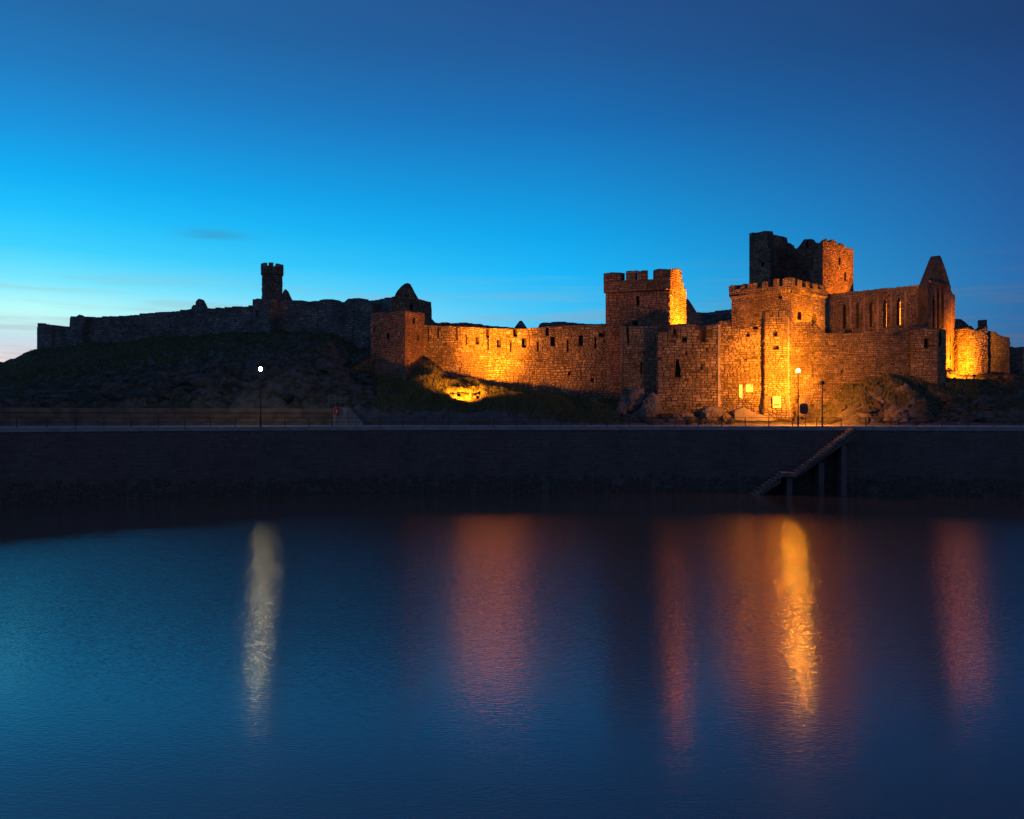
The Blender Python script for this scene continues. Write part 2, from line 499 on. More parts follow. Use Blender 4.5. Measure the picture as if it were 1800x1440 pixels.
    if stones:
        lst = []
        # break the courses only at real corners
        brk = [0]
        for i in range(1, len(path.n)):
            if path.n[i].angle(path.n[i - 1]) > R(20): brk.append(i)
        brk.append(len(path.n))
        for s0, s1 in zip(brk, brk[1:]):
            if not any(path.front[s0:s1]): continue
            u0, u1 = path.us[s0], path.us[s1]
            zs_t = max(tp.val(u0 + (u1 - u0) * k / 60) for k in range(61)); zs_b = min(bp.val(u0 + (u1 - u0) * k / 30) for k in range(31))
            f2 = lambda u: tp.val(u)
            lay(u0, u1, zs_b, zs_t, f2, lst)
        lst = [q for q in lst if path.front[path.seg((q[0] + q[1]) / 2)]]
        if single:
            vis = [q for q in lst if q[2] > bp.val((q[0] + q[1]) / 2) + .3]
            vis.sort(key=lambda q: -min((q[1] - q[0]), 1.6 * (q[3] - q[2])))
            pick = set(id(q) for q in vis[:single])
            var = stone_variants(mat)
            for q in lst:
                if id(q) not in pick: continue
                a, b, za, zb, d = q; um = (a + b) / 2; i = path.seg(um)
                x_, y_, z_ = path.pos(um, doff - .015, (za + zb) / 2, i)
                nn = path.n[i]
                o = link('stone', rs.choice(var), parent)
                o.location = Vector((x_, y_, z_)) - parent.location
                o.rotation_euler = (0, 0, math.atan2(-nn.x, nn.y) + math.pi) if False else (0, 0, math.atan2(nn.y, nn.x) + math.pi / 2)
                o.rotation_euler[1] = rs.uniform(-.05, .05)
                o.scale = ((b - a) * rs.uniform(.93, 1.03), d * rs.uniform(.7, 1.5) + .015, (zb - za) * rs.uniform(.9, 1.05))
            lst = [q for q in lst if id(q) not in pick]
        m = MB()
        for q in lst: emit(q, m)
        if m.f: stuff(m.build('stonework', mat, parent))
    # merlons, each its own block with its own stones
    for mm in merlons:
        pl, pr, py = mm[:3]
        u0, y0 = path.at(pl); u1, y1 = path.at(pr)
        if u1 - u0 < .15: continue
        um = (u0 + u1) / 2
        zt = Z(py, path.at((pl + pr) / 2)[1]); zb = tp.val(um) - .12
        # a merlon lying across a corner is split there
        m = MB(); i = path.seg(um); tt = merlon_t or min(t, .7)
        ua, ub = max(u0, path.us[i]), min(u1, path.us[i + 1])
        zt2 = zt + rs.uniform(-.06, .06)
        nt_ = 5; tops = [zt + rs.uniform(-.13, .05) - (.10 if q_ in (0, nt_ - 1) else 0) for q_ in range(nt_)]
        us2 = [ua + (ub - ua) * q_ / (nt_ - 1) for q_ in range(nt_)]
        fr_ = [path.pos(ua, doff + .012, zb, i), path.pos(ub, doff + .012, zb, i)] + [path.pos(u2, doff + .012, z2, i) for u2, z2 in reversed(list(zip(us2, tops)))]
        bk_ = [path.pos(ua, -tt, zb, i), path.pos(ub, -tt, zb, i)] + [path.pos(u2, -tt, z2, i) for u2, z2 in reversed(list(zip(us2, tops)))]
        k_ = len(fr_); m.v += fr_ + bk_
        m.f.append(tuple(range(k_))); m.f.append(tuple(reversed(range(k_, 2 * k_))))
        for q_ in range(k_): m.f.append((q_, q_ + k_, (q_ + 1) % k_ + k_, (q_ + 1) % k_))
        zt2 = zt = min(tops)
        mo = m.build('merlon', mortar, parent)
        lst = []; tsv = tp; ft = lambda u: min(zt, zt2) + .05
        sv_ops = ops; ops = [o for o in sv_ops if o['z1'] > zb]
        lay(ua, ub, zb + .1, zt + .05, ft, lst); ops = sv_ops
        m2 = MB(); dsv = doff; doff = doff + .012
        for q in lst: emit(q, m2)
        doff = dsv
        if m2.f:
            o = m2.build('stonework', mat, None, origin=parent.location)
            o.location = (0, 0, 0); o.parent = mo; stuff(o)
    return tp

def plan(*pts): return [(X(px, y), y) for px, y in pts]
def tower2(L, C, Rr):
    """plan of a square tower seen corner-on: left, near and right corner as (photo column, depth)"""
    l, c, r = (Vector((X(*q), q[1])) for q in (L, C, Rr))
    return Path([tuple(l), tuple(c), tuple(r), tuple(l + r - c)], closed=True)
def tower1(L, Rr, depth):
    l, r = (Vector((X(*q), q[1])) for q in (L, Rr))
    d = (r - l).normalized(); b = Vector((-d.y, d.x)) * depth
    return Path([tuple(l), tuple(r), tuple(r + b), tuple(l + b)], closed=True)

# ------------------------------------------------------------------ quay line and ground
QPTS = [(-420, 80), (-200, 86), (0, 92), (225, 98), (450, 103), (700, 106.5), (900, 107.5), (1150, 107), (1300, 106), (1500, 104), (1800, 100), (2000, 97), (2250, 92)]
def interp(tab, x):
    if x <= tab[0][0]: return tab[0][1]
    for (a, va), (b, vb) in zip(tab, tab[1:]):
        if x <= b: return va + (vb - va) * (x - a) / (b - a)
    return tab[-1][1]
def YQ(px): return interp(QPTS, px)
ZQ = 8.2
def PROM(px): return interp([(-420, 8), (0, 8), (450, 8), (600, 8), (700, 5.5), (1000, 5.0), (1150, 7), (1300, 9), (1420, 9.5), (1500, 8), (1800, 8), (2250, 8)], px)

# ground behind the promenade: for each photo column, (depth, height) from the promenade to behind the walls
def zc(*l): return [(y, Z(py, y)) for py, y in l]
GROUND = [
    (-420, [(94, 9.5)] + zc((712, 110), (700, 130), (690, 150), (690, 190)) + [(230, 3), (300, -4)]),
    (-150, [(96, 9.5)] + zc((708, 112), (690, 130), (672, 155), (664, 190)) + [(240, 5), (300, -4)]),
    (0, [(101, 10.0)] + zc((704, 108), (690, 124), (668, 145), (650, 168), (638, 186)) + [(215, 14), (290, -4)]),
    (65, [(103, 10.2)] + zc((704, 109), (688, 122), (660, 145), (630, 170), (612, 184)) + [(205, 22), (290, -4)]),
    (160, [(105, 10.3)] + zc((704, 110), (680, 120), (650, 138), (622, 164), (605, 179)) + [(205, 24), (290, -4)]),
    (300, [(108, 10.3)] + zc((706, 112), (670, 119), (646, 132), (612, 158), (593, 171)) + [(205, 26), (290, -4)]),
    (400, [(110.9, 10.3)] + zc((707, 113), (668, 119), (640, 130), (602, 152), (585, 165)) + [(205, 26), (290, -4)]),
    (500, [(112.6, 10.3)] + zc((708, 115), (655, 121), (632, 130), (600, 148), (582, 158)) + [(205, 27), (290, -4)]),
    (575, [(113.7, 10.3)] + zc((708, 116), (652, 122), (630, 131), (606, 146), (588, 153.5)) + [(205, 27), (290, -4)]),
    (640, [(112.5, 9.2)] + zc((708, 116), (690, 122), (672, 128), (655, 136), (618, 150)) + [(165, 24), (205, 26), (290, -4)]),
    (690, [(112, 8.6)] + zc((718, 113.5), (704, 118), (694, 122), (680, 127), (672, 133), (660, 140)) + [(150, 20), (205, 24), (290, -4)]),
    (745, [(112, 8.6)] + zc((722, 113), (706, 116), (690, 121), (664, 126), (646, 130.5), (645, 134)) + [(148, 19), (205, 22), (290, -4)]),
    (800, [(112, 8.6)] + zc((722, 113), (709, 115), (702, 118.5), (686, 124), (674, 130), (672, 136)) + [(148, 18), (205, 22), (290, -4)]),
    (870, [(112.3, 8.6)] + zc((726, 113), (713, 115), (704, 119), (694, 124), (684, 130), (682, 134)) + [(148, 18), (205, 20), (290, -4)]),
    (940, [(112.6, 8.6)] + zc((730, 113.5), (718, 115.5), (708, 119.5), (700, 124), (696, 128), (695, 131)) + [(148, 18), (205, 20), (290, -4)]),
    (1010, [(112.8, 8.6)] + zc((733, 114), (724, 116), (716, 119), (710, 122.5), (706, 126)) + [(148, 18), (205, 20), (290, -4)]),
    (1080, [(113.3, 8.6)] + zc((736, 114.5), (730, 116.5), (722, 119), (716, 121.5), (714, 124)) + [(148, 18), (205, 20), (290, -4)]),
    (1150, [(114, 8.55)] + zc((740, 114.8), (736, 116), (730, 118), (724, 119.5)) + [(124, 10.5), (148, 18), (205, 20), (290, -4)]),
    (1250, [(115, 8.5)] + zc((741, 115.6), (738, 116.6), (736, 117.8)) + [(124, 9.8), (148, 18), (205, 20), (290, -4)]),
    (1390, [(115.5, 8.5)] + zc((742, 116), (741, 116.6), (740, 117.5)) + [(124, 9.8), (148, 18), (205, 20), (290, -4)]),
    (1440, [(114, 8.5)] + zc((738, 115), (730, 116.2), (718, 117.6), (708, 119)) + [(124, 11), (148, 18), (205, 20), (290, -4)]),
    (1500, [(112, 8.5)] + zc((738, 113), (722, 114.5), (704, 117), (690, 119.2), (686, 121)) + [(126, 13), (148, 18), (205, 20), (290, -4)]),
    (1560, [(111.5, 8.5)] + zc((738, 112.5), (718, 114), (696, 117), (680, 119.6), (676, 122)) + [(128, 14), (148, 18), (205, 20), (290, -4)]),
    (1605, [(111, 8.5)] + zc((738, 112), (714, 114), (692, 117), (674, 119.8), (668, 122)) + [(128, 14), (148, 18), (205, 20), (290, -4)]),
    (1650, [(110, 8.5)] + zc((740, 111), (722, 113), (706, 116), (694, 119.5), (688, 122)) + [(128, 13.6), (148, 18), (205, 20), (290, -4)]),
    (1700, [(109, 8.5)] + zc((740, 110), (724, 112), (704, 116), (688, 121), (680, 126), (677, 131)) + [(148, 17), (205, 18), (290, -4)]),
    (1800, [(107, 8.5)] + zc((740, 108), (722, 111), (700, 116), (684, 122), (672, 130), (668, 136)) + [(150, 16), (205, 16), (290, -4)]),
    (1950, [(105, 8.5)] + zc((740, 106), (722, 109), (702, 115), (690, 122), (684, 132), (684, 140)) + [(160, 13), (205, 8), (290, -4)]),
    (2250, [(100, 8.4)] + zc((740, 101), (730, 106), (715, 115), (706, 125), (706, 140)) + [(160, 10), (205, 3), (290, -4)]),
]
ROCKY = [(-420, .5), (0, .6), (200, .9), (350, 1.2), (520, 1.3), (640, .9), (700, .7), (800, .5), (1000, .55), (1100, .5), (1250, .15), (1420, .25), (1450, .7), (1500, 1.0), (1640, 1.2), (1720, .8), (2250, .8)]
def prof_at(col, y):
    return interp(col, y)
def ground_z(px, y, rough=True):
    i = 0
    while i < len(GROUND) - 2 and px > GROUND[i + 1][0]: i += 1
    (a, ca), (b, cb) = GROUND[i], GROUND[i + 1]
    t = min(1, max(0, (px - a) / (b - a))); t = t * t * (3 - 2 * t)
    y0 = ca[0][0] * (1 - t) + cb[0][0] * t
    # align the foot of the bank in both columns so that slopes blend, not cross
    z = prof_at(ca, y + (ca[0][0] - y0) * max(0, 1 - (y - y0) / 15)) * (1 - t) + prof_at(cb, y + (cb[0][0] - y0) * max(0, 1 - (y - y0) / 15)) * t
    if rough:
        x = X(px, y)
        k = interp(ROCKY, px)
        near = min(1, max(0, (y - y0) / 1.4)); far = 1 if y < 140 else max(.35, 1 - (y - 140) / 30)
        v = Vector((x, y, 0))
        z += near * (.28 * noise.fractal(v * .22, .9, 2.1, 4) + .10 * noise.fractal(v * 1.1, .8, 2.2, 3))
        rk = noise.ridged_multi_fractal(Vector((x * .17, y * .10, 3)), .9, 2.1, 5, 1.0, 2.0) - .9
        z += near * far * k * 1.25 * rk + near * far * k * .28 * (noise.ridged_multi_fractal(Vector((x * .7, y * .5, 9)), .8, 2.2, 4, 1.0, 2.0) - .9)
    return z

def build_ground():
    pxs = np.concatenate([np.arange(-420, 0, 6), np.arange(0, 1800, 2.2), np.arange(1800, 2251, 6)])
    nr = 150
    v = []; f = []
    for px in pxs:
        i = 0
        while i < len(GROUND) - 2 and px > GROUND[i + 1][0]: i += 1
        (a, ca), (b, cb) = GROUND[i], GROUND[i + 1]
        t = min(1, max(0, (px - a) / (b - a))); t = t * t * (3 - 2 * t)
        y0 = ca[0][0] * (1 - t) + cb[0][0] * t
        for r in range(nr):
            k = r / (nr - 1)
            y = y0 + 48 * max(0, (r - 1) / (nr - 1)) / .8 if k <= .8 else y0 + 48 + (290 - y0 - 48) * ((k - .8) / .2)
            v.append((X(px, y), y, ground_z(px, y) if r > 0 else 6.5))
    n = len(pxs)
    for i in range(n - 1):
        for r in range(nr - 1):
            q = i * nr + r
            f.append((q, q + nr, q + nr + 1, q + 1))
    me = bpy.data.meshes.new('hill'); me.from_pydata(v, [], f); me.update()
    m, t, b = nodes_of('hill_ground'); L = t.links.new
    geo = t.nodes.new('ShaderNodeNewGeometry')
    n1 = t.nodes.new('ShaderNodeTexNoise'); n1.inputs['Scale'].default_value = .9; n1.inputs['Detail'].default_value = 8; n1.inputs['Roughness'].default_value = .7
    L(geo.outputs['Position'], n1.inputs['Vector'])
    g = t.nodes.new('ShaderNodeValToRGB'); L(n1.outputs[0], g.inputs[0])
    g.color_ramp.elements[0].position = .32; g.color_ramp.elements[0].color = (.026, .028, .014, 1)
    g.color_ramp.elements[1].position = .7; g.color_ramp.elements[1].color = (.105, .095, .05, 1)
    rk = t.nodes.new('ShaderNodeValToRGB'); L(n1.outputs[0], rk.inputs[0])
    rk.color_ramp.elements[0].position = .3; rk.color_ramp.elements[0].color = (.06, .058, .056, 1)
    rk.color_ramp.elements[1].position = .72; rk.color_ramp.elements[1].color = (.175, .16, .15, 1)
    sx = t.nodes.new('ShaderNodeSeparateXYZ'); L(geo.outputs['Normal'], sx.inputs[0])
    mr = t.nodes.new('ShaderNodeMapRange'); L(sx.outputs['Z'], mr.inputs[0]); mr.inputs[1].default_value = .70; mr.inputs[2].default_value = .88
    mx = t.nodes.new('ShaderNodeMix'); mx.data_type = 'RGBA'; L(mr.outputs[0], mx.inputs[0]); L(rk.outputs[0], mx.inputs[6]); L(g.outputs[0], mx.inputs[7])
    L(mx.outputs[2], b.inputs['Base Color']); b.inputs['Roughness'].default_value = .95; b.inputs['Specular IOR Level'].default_value = .1
    n2 = t.nodes.new('ShaderNodeTexNoise'); n2.inputs['Scale'].default_value = 3.5; n2.inputs['Detail'].default_value = 6
    L(geo.outputs['Position'], n2.inputs['Vector'])
    bp = t.nodes.new('ShaderNodeBump'); bp.inputs['Strength'].default_value = .8; bp.inputs['Distance'].default_value = .2
    L(n2.outputs[0], bp.inputs['Height']); L(bp.outputs[0], b.inputs['Normal'])
    finish(me, 'hill_ground', True)
    struct(link('hill', me))
build_ground()

# ------------------------------------------------------------------ water
def build_water():
    m, t, b = nodes_of('harbour_water'); L = t.links.new
    def M(op, x, y=None, z=None):
        n = t.nodes.new('ShaderNodeMath'); n.operation = op
        for i, v in enumerate((x, y, z)):
            if v is None: continue
            if isinstance(v, (int, float)): n.inputs[i].default_value = v
            else: L(v, n.inputs[i])
        return n.outputs[0]
    b.inputs['Base Color'].default_value = (.11, .075, .06, 1); b.inputs['Specular IOR Level'].default_value = 1.0
    b.inputs['IOR'].default_value = 1.65
    geo = t.nodes.new('ShaderNodeNewGeometry')
    sx = t.nodes.new('ShaderNodeSeparateXYZ'); L(geo.outputs['Position'], sx.inputs[0])
    mp = t.nodes.new('ShaderNodeMapping'); mp.inputs['Rotation'].default_value = (0, 0, R(8)); mp.inputs['Scale'].default_value = (.62, 1.8, 1.0)
    L(geo.outputs['Position'], mp.inputs[0])
    # sheltered, glassy water close under the quay; ruffled water further out
    nz = t.nodes.new('ShaderNodeTexNoise'); nz.inputs['Scale'].default_value = .12; nz.inputs['Detail'].default_value = 5
    mp2 = t.nodes.new('ShaderNodeMapping'); mp2.inputs['Scale'].default_value = (.35, 2.2, 1); L(geo.outputs['Position'], mp2.inputs[0]); L(mp2.outputs[0], nz.inputs['Vector'])
    edge = M('SUBTRACT', 84.0, M('MULTIPLY', M('MAXIMUM', M('SUBTRACT', M('MULTIPLY', sx.outputs['X'], -1.0), 20.0), 0.0), 1.25))
    dist = M('ADD', M('SUBTRACT', edge, sx.outputs['Y']), M('MULTIPLY', M('SUBTRACT', nz.outputs[0], .5), 16.0))
    mr = t.nodes.new('ShaderNodeMapRange'); mr.interpolation_type = 'SMOOTHSTEP'; L(dist, mr.inputs[0]); mr.inputs[1].default_value = -9; mr.inputs[2].default_value = 9
    ruffle = mr.outputs[0]
    mr2 = t.nodes.new('ShaderNodeMapRange'); mr2.interpolation_type = 'SMOOTHSTEP'; L(sx.outputs['Y'], mr2.inputs[0]); mr2.inputs[1].default_value = 18; mr2.inputs[2].default_value = 48
    open_w = mr2.outputs[0]      # towards the near shore the ripples die down
    L(M('MULTIPLY_ADD', M('SUBTRACT', 1.0, open_w), .08, M('MULTIPLY_ADD', ruffle, .035, .05)), b.inputs['Roughness'])
    prev = None
    for sc_, dist_, st, det in ((.3, .10, .05, 2), (1.3, .08, .11, 2), (6.0, .024, .95, 2)):
        n = t.nodes.new('ShaderNodeTexNoise'); n.inputs['Scale'].default_value = sc_; n.inputs['Detail'].default_value = det
        L(mp.outputs[0], n.inputs['Vector'])
        bp = t.nodes.new('ShaderNodeBump'); bp.inputs['Distance'].default_value = dist_
        L(M('MULTIPLY', M('MULTIPLY', M('MULTIPLY_ADD', ruffle, .75, .25), M('MULTIPLY_ADD', open_w, .8, .2)), st), bp.inputs['Strength'])
        L(n.outputs[0], bp.inputs['Height'])
        if prev: L(prev.outputs[0], bp.inputs['Normal'])
        prev = bp
    L(prev.outputs[0], b.inputs['Normal'])
    me = bpy.data.meshes.new('water')
    me.from_pydata([(-3000, -60, 0), (3000, -60, 0), (3000, 3500, 0), (-3000, 3500, 0)], [], [(0, 1, 2, 3)])
    finish(me, 'harbour_water'); struct(link('water', me))
build_water()

# ------------------------------------------------------------------ quay
qpath = Path([(X(px, YQ(px)), YQ(px)) for px, _ in QPTS])
quay = thing('quay', 'long dark stone quay wall rising from the harbour water', 'quay wall', (0, 107, 0))
wall(quay, qpath, [(0, ZQ - .47), (qpath.L, ZQ - .47)], -2.5, t=2.2, mat='quay_stone', mortar='mortar_quay', ch=(.42, .6), cw=(.7, 1.5), proud=(.01, .03), px_top=False, seed=21, wave=.02)
u = .02; k = 0
while u < qpath.L - 1:
    ub = min(u + 2.6, qpath.L - .02); i = qpath.seg((u + ub) / 2)
    m = MB(); e = .008; hz = ZQ + random.uniform(-.012, .012)
    m.hexa([qpath.pos(u + e, .10, ZQ - .45, i), qpath.pos(ub - e, .10, ZQ - .45, i), qpath.pos(ub - e, .10, hz, i), qpath.pos(u + e, .10, hz, i),
            qpath.pos(u + e, -.9, ZQ - .45, i), qpath.pos(ub - e, -.9, ZQ - .45, i), qpath.pos(ub - e, -.9, hz, i), qpath.pos(u + e, -.9, hz, i)])
    m.build('coping_stone', 'coping', quay); u = ub
# dark weed along the tide zone: thick clumps hanging on the stones
rs = random.Random(5); m = MB()
for k in range(1500):
    uu = rs.uniform(.5, qpath.L - .5); zz = rs.uniform(-.2, 2.4) * rs.uniform(.6, 1.0)
    w = rs.uniform(.25, .8); h = rs.uniform(.3, .9); i = qpath.seg(uu); uu = min(max(uu, qpath.us[i] + w), qpath.us[i + 1] - w)
    d = rs.uniform(.05, .1)
    m.hexa([qpath.pos(uu - w * .6, d * .6, zz - h * .6, i), qpath.pos(uu + w * .5, d * .7, zz - h * .5, i), qpath.pos(uu + w * .3, d, zz + h * .2, i), qpath.pos(uu - w * .3, d, zz + h * .3, i),
            qpath.pos(uu - w, -.02, zz - h * .7, i), qpath.pos(uu + w, -.02, zz - h * .7, i), qpath.pos(uu + w * .7, -.02, zz + h * .4, i), qpath.pos(uu - w * .7, -.02, zz + h * .45, i)], skip=(1,))
stuff(m.build('seaweed', 'weed', quay))
# promenade deck
m = MB()
cols = list(range(-420, 2251, 30))
for px in cols:
    y = YQ(px); w_ = PROM(px) + 3
    for (d, z) in ((.85, ZQ + .006), (w_ * .5, ZQ + .10), (w_, ZQ + .2)):
        m.v.append((X(px, y) * (y + d) / y, y + d, z))
for i in range(len(cols) - 1):
    for r in range(2):
        q = i * 3 + r; m.f.append((q, q + 3, q + 4, q + 1))
struct(m.build('promenade', 'concrete'))

# quay railing
rail = thing('quay_railing', 'thin dark post and rail railing along the quay edge', 'railing', (0, 107, ZQ))
u_gap0, u_gap1 = qpath.at(1491)[0], qpath.at(1501)[0]
uu = 1.0; posts = []
while uu < qpath.L - 1:
    if not (u_gap0 < uu < u_gap1):
        x_, y_, z_ = qpath.pos(uu, -.35, ZQ)
        mm = MB(); mm.tube((x_, y_, ZQ - .02), (x_, y_, ZQ + 1.12), .05, .05, 6); mm.build('post', 'black_metal', rail)
        posts.append((uu, x_, y_))
    uu += 2.85
for hz in (.58, 1.1):
    for side in ([q for q in posts if q[0] < u_gap0], [q for q in posts if q[0] > u_gap1]):
        mm = MB()
        for (ua, xa, ya), (ub, xb, yb) in zip(side, side[1:]):
            mm.tube((xa, ya, ZQ + hz), (xb, yb, ZQ + hz), .028, .028, 5, cap=False)
        k_ = 10
        rings = {}
        # weld the pieces into one continuous rail
        o = mm.build('rail', 'black_metal', rail)
        bm = bmesh.new(); bm.from_mesh(o.data); bmesh.ops.remove_doubles(bm, verts=bm.verts, dist=.02); bm.to_mesh(o.data); bm.free()

# ------------------------------------------------------------------ stairs down the quay face
st = thing('quay_stairs', 'concrete stairs running down the quay face to the water', 'stairs', (X(1440, 104), 103, 0))
def quay_at(px, out): 
    u_, y_ = qpath.at(px); return qpath.pos(u_, out, 0)
def step_block(pxa, pxb, ztop, zbot, out=3.0, name='step', mat='stair_concrete', inn=-.0):
    m = MB(); ua = qpath.at(pxa)[0]; ub = qpath.at(pxb)[0]; i = qpath.seg((ua + ub) / 2)
    m.hexa([qpath.pos(ua, out, zbot, i), qpath.pos(ub, out, zbot, i), qpath.pos(ub, out, ztop, i), qpath.pos(ua, out, ztop, i),
            qpath.pos(ua, .12, zbot, i), qpath.pos(ub, .12, zbot, i), qpath.pos(ub, .12, ztop, i), qpath.pos(ua, .12, ztop, i)])
    return m.build(name, mat, st)
n1 = 17; pa, pb = 1496.0, 1392.0; z1_, z0_ = ZQ - .1, 2.95
for k in range(n1):
    a = pa + (pb - pa) * (k + 1) / n1; b = pa + (pb - pa) * k / n1
    zt = z1_ + (z0_ - z1_) * k / (n1 - 1)
    step_block(a + .15, b - .05, zt, zt - .42)
step_block(1366, 1392, 2.7, 2.2, 3.05, 'landing')
n2 = 8
for k in range(n2):
    b = 1366 - 50 * k / n2; a = 1366 - 50 * (k + 1) / n2
    zt = 2.4 - 2.3 * k / (n2 - 1)
    step_block(a + .15, b - .05, zt, zt - .45)
# raking beam under the flight and the piers that carry it
m = MB()
for (pa_, pb_, za, zb) in ((1392, 1496, 2.5, 7.65), (1316, 1366, -.4, 2.0)):
    ua, ub = qpath.at(pa_)[0], qpath.at(pb_)[0]; i = qpath.seg((ua + ub) / 2)
    m.hexa([qpath.pos(ua, 2.8, za - .5, i), qpath.pos(ub, 2.8, zb - .5, i), qpath.pos(ub, 2.8, zb, i), qpath.pos(ua, 2.8, za, i),
            qpath.pos(ua, 2.4, za - .5, i), qpath.pos(ub, 2.4, zb - .5, i), qpath.pos(ub, 2.4, zb, i), qpath.pos(ua, 2.4, za, i)])
m.build('raking_beam', 'quay_stone', st)
for px_, zt in ((1473, 6.0), (1434, 3.9), (1379, 2.25)):
    p = quay_at(px_, 1.35); m = MB(); m.box((p[0], p[1], (zt - 3) / 2), (.62, 2.5, zt + 3)); m.build('pier', 'quay_stone', st)

# ================================================================== the castle
def base_of(path, px, z): 
    u_, y_ = path.at(px); return (X(px, y_), y_, z)

# --- dark curtain wall on the hill, left
pl = Path(plan((65, 185), (124, 181), (300, 172), (444, 161), (560, 155), (622, 151), (655, 148)))
t = thing('hill_curtain_wall', 'long dark ruined curtain wall along the hilltop on the left', 'wall', (X(300, 172), 172, 24))
top = ragged([(65, 575), (92, 575), (122, 574), (123, 558), (150, 558), (200, 556), (265, 550), (330, 544), (400, 540), (445, 537), (446, 530), (500, 527), (520, 528), (540, 531), (552, 529), (570, 526), (584, 526), (590, 530), (605, 531), (612, 525), (632, 524), (642, 531), (655, 533)], 7, 1.0, random.Random(3))
wall(t, pl, top, [pl.uz(*q) for q in ((65, 622), (160, 612), (300, 600), (444, 592), (560, 596), (615, 600), (640, 622), (655, 628))], t=2.0, mat='slate_stone', mortar='mortar_dark', ch=(.3, .55), cw=(.4, 1.1), proud=(.04, .13), seed=2)
t = thing('end_turret', 'broken square turret at the far left end of the hill wall', 'tower', (X(78, 184), 184, 24))
p = tower1((66, 184), (92, 182.5), 4); wall(t, p, ragged([(66, 568), (78, 570), (92, 571)], 5, .7), 21, t=.9, mat='slate_stone', mortar='mortar_dark', ch=(.3, .55), cw=(.4, 1.1), seed=3)
t = thing('wall_turret', 'low square turret stepping up from the hill wall, left of centre', 'tower', (X(140, 179), 179, 23))
p = tower2((124, 180), (146, 178), (162, 180.5)); wall(t, p, ragged([(124, 556), (133, 557), (139, 553), (144, 554), (150, 557), (162, 557)], 5, .6), 21, t=.9, mat='slate_stone', mortar='mortar_dark', ch=(.3, .55), cw=(.4, 1.1), seed=4)
t = thing('mid_turret', 'square wall turret standing below the slim round tower', 'tower', (X(470, 157), 157, 24))
p = tower2((444, 160), (474, 156.5), (500, 160)); wall(t, p, ragged([(444, 526), (460, 525), (474, 526), (500, 528)], 5, .8), 22, t=1.2, openings=[rect_px(452, 546, 556, 4)], mat='slate_stone', mortar='mortar_dark', ch=(.3, .55), cw=(.4, 1.1), seed=5)
def gable(name, label, pts, Y, depth=1.0, mat='slate_stone', seed=9, bottom=20.0, cat='ruin', yr=None):
    """standing gable end of a ruined building"""
    a, b = pts[0][0], pts[-1][0]
    p = Path(plan((a, Y), (b, yr or Y)))
    t = thing(name, label, cat, (X((a + b) / 2, Y), Y, bottom))
    wall(t, p, pts, bottom, t=depth, mat=mat, mortar='mortar_dark', ch=(.25, .45), cw=(.35, .8), seed=seed)
    return t
gable('ruined_gable', 'small worn gable poking above the hill wall at left', ragged([(328, 548), (334, 543), (340, 536), (346, 528), (349, 525), (354, 526), (358, 533), (361, 540), (364, 546)], 3, .6), 196, 1.6, seed=11, bottom=26)
gable('ruined_gable', 'broken gable stub right beside the slim round tower', ragged([(494, 530), (497, 514), (501, 508), (504, 511), (508, 520), (512, 528), (518, 531)], 3, .8), 176, 1.4, mat='red_stone', seed=12, bottom=26)

# --- slim round tower
def ring(px, Y, rad, n=28):
    cx = X(px, Y); return Path([(cx + rad * math.sin(a), Y - rad * math.cos(a)) for a in (2 * math.pi * k / n - math.pi / 2 for k in range(n))], closed=True)
t = thing('round_tower', 'slim round tower with a battlemented crown above the hill wall', 'tower', (X(478.5, 182), 182, 26))
rad = 17.3 / F * 182
p = ring(478.5, 182, rad); ztop = Z(483, 182)
wall(t, p, [(0, ztop), (p.L, ztop)], 24, t=.7, mat='red_stone', mortar='mortar_dark', px_top=False, ch=(.3, .5), cw=(.35, .8), seed=14)
p = ring(478.5, 182, rad + .22); zc0, zc1 = Z(484, 182), Z(471.5, 182)
wall(t, p, [(0, zc1), (p.L, zc1)], zc0, t=.6, mat='red_stone', mortar='mortar_dark', px_top=False, ch=(.3, .4), cw=(.35, .8), seed=15, name='parapet',
     openings=[])
for k in range(9):
    a = p.L * (k + .18) / 9; b = p.L * (k + .80) / 9; m = MB(); us_ = [a + (b - a) * q / 3 for q in range(4)]
    zt = Z(465.5, 182) + random.uniform(-.1, .1)
    for ua, ub in zip(us_, us_[1:]):
        m.hexa([p.pos(ua, .03, zc1 - .05), p.pos(ub, .03, zc1 - .05), p.pos(ub, .03, zt), p.pos(ua, .03, zt), p.pos(ua, -.55, zc1 - .05), p.pos(ub, -.55, zc1 - .05), p.pos(ub, -.55, zt), p.pos(ua, -.55, zt)])
    m.build('merlon', 'red_stone', t)

# --- gabled ruin behind the left corner tower
t = thing('gabled_ruin', 'roofless gabled building behind the left corner tower', 'ruin', (X(720, 152), 152, 20))
p = Path(plan((690, 149), (758, 151)))
wall(t, p, ragged([(690, 527), (695, 521), (697, 515), (700, 510), (706, 503), (711, 499), (716, 497.5), (721, 499), (725, 506), (730, 516), (736, 526), (745, 528), (752, 530), (758, 531)], 4, .5), 19, t=1.1, mat='red_stone', openings=[rect_px(723, 536, 545, 5)], ch=(.28, .45), cw=(.35, .8), seed=16)
p = Path(plan((632, 166), (693, 150)))
wall(t, p, ragged([(632, 531), (655, 528), (680, 523), (693, 521)], 5, .5), 20, t=1.0, mat='slate_stone', mortar='mortar_dark', seed=17, name='side_wall')
p = Path(plan((757.5, 151), (759, 162)))
wall(t, p, [(757, 531), (759, 545)], 19, t=1.0, mat='red_stone', seed=18, name='return_wall', stones=False)

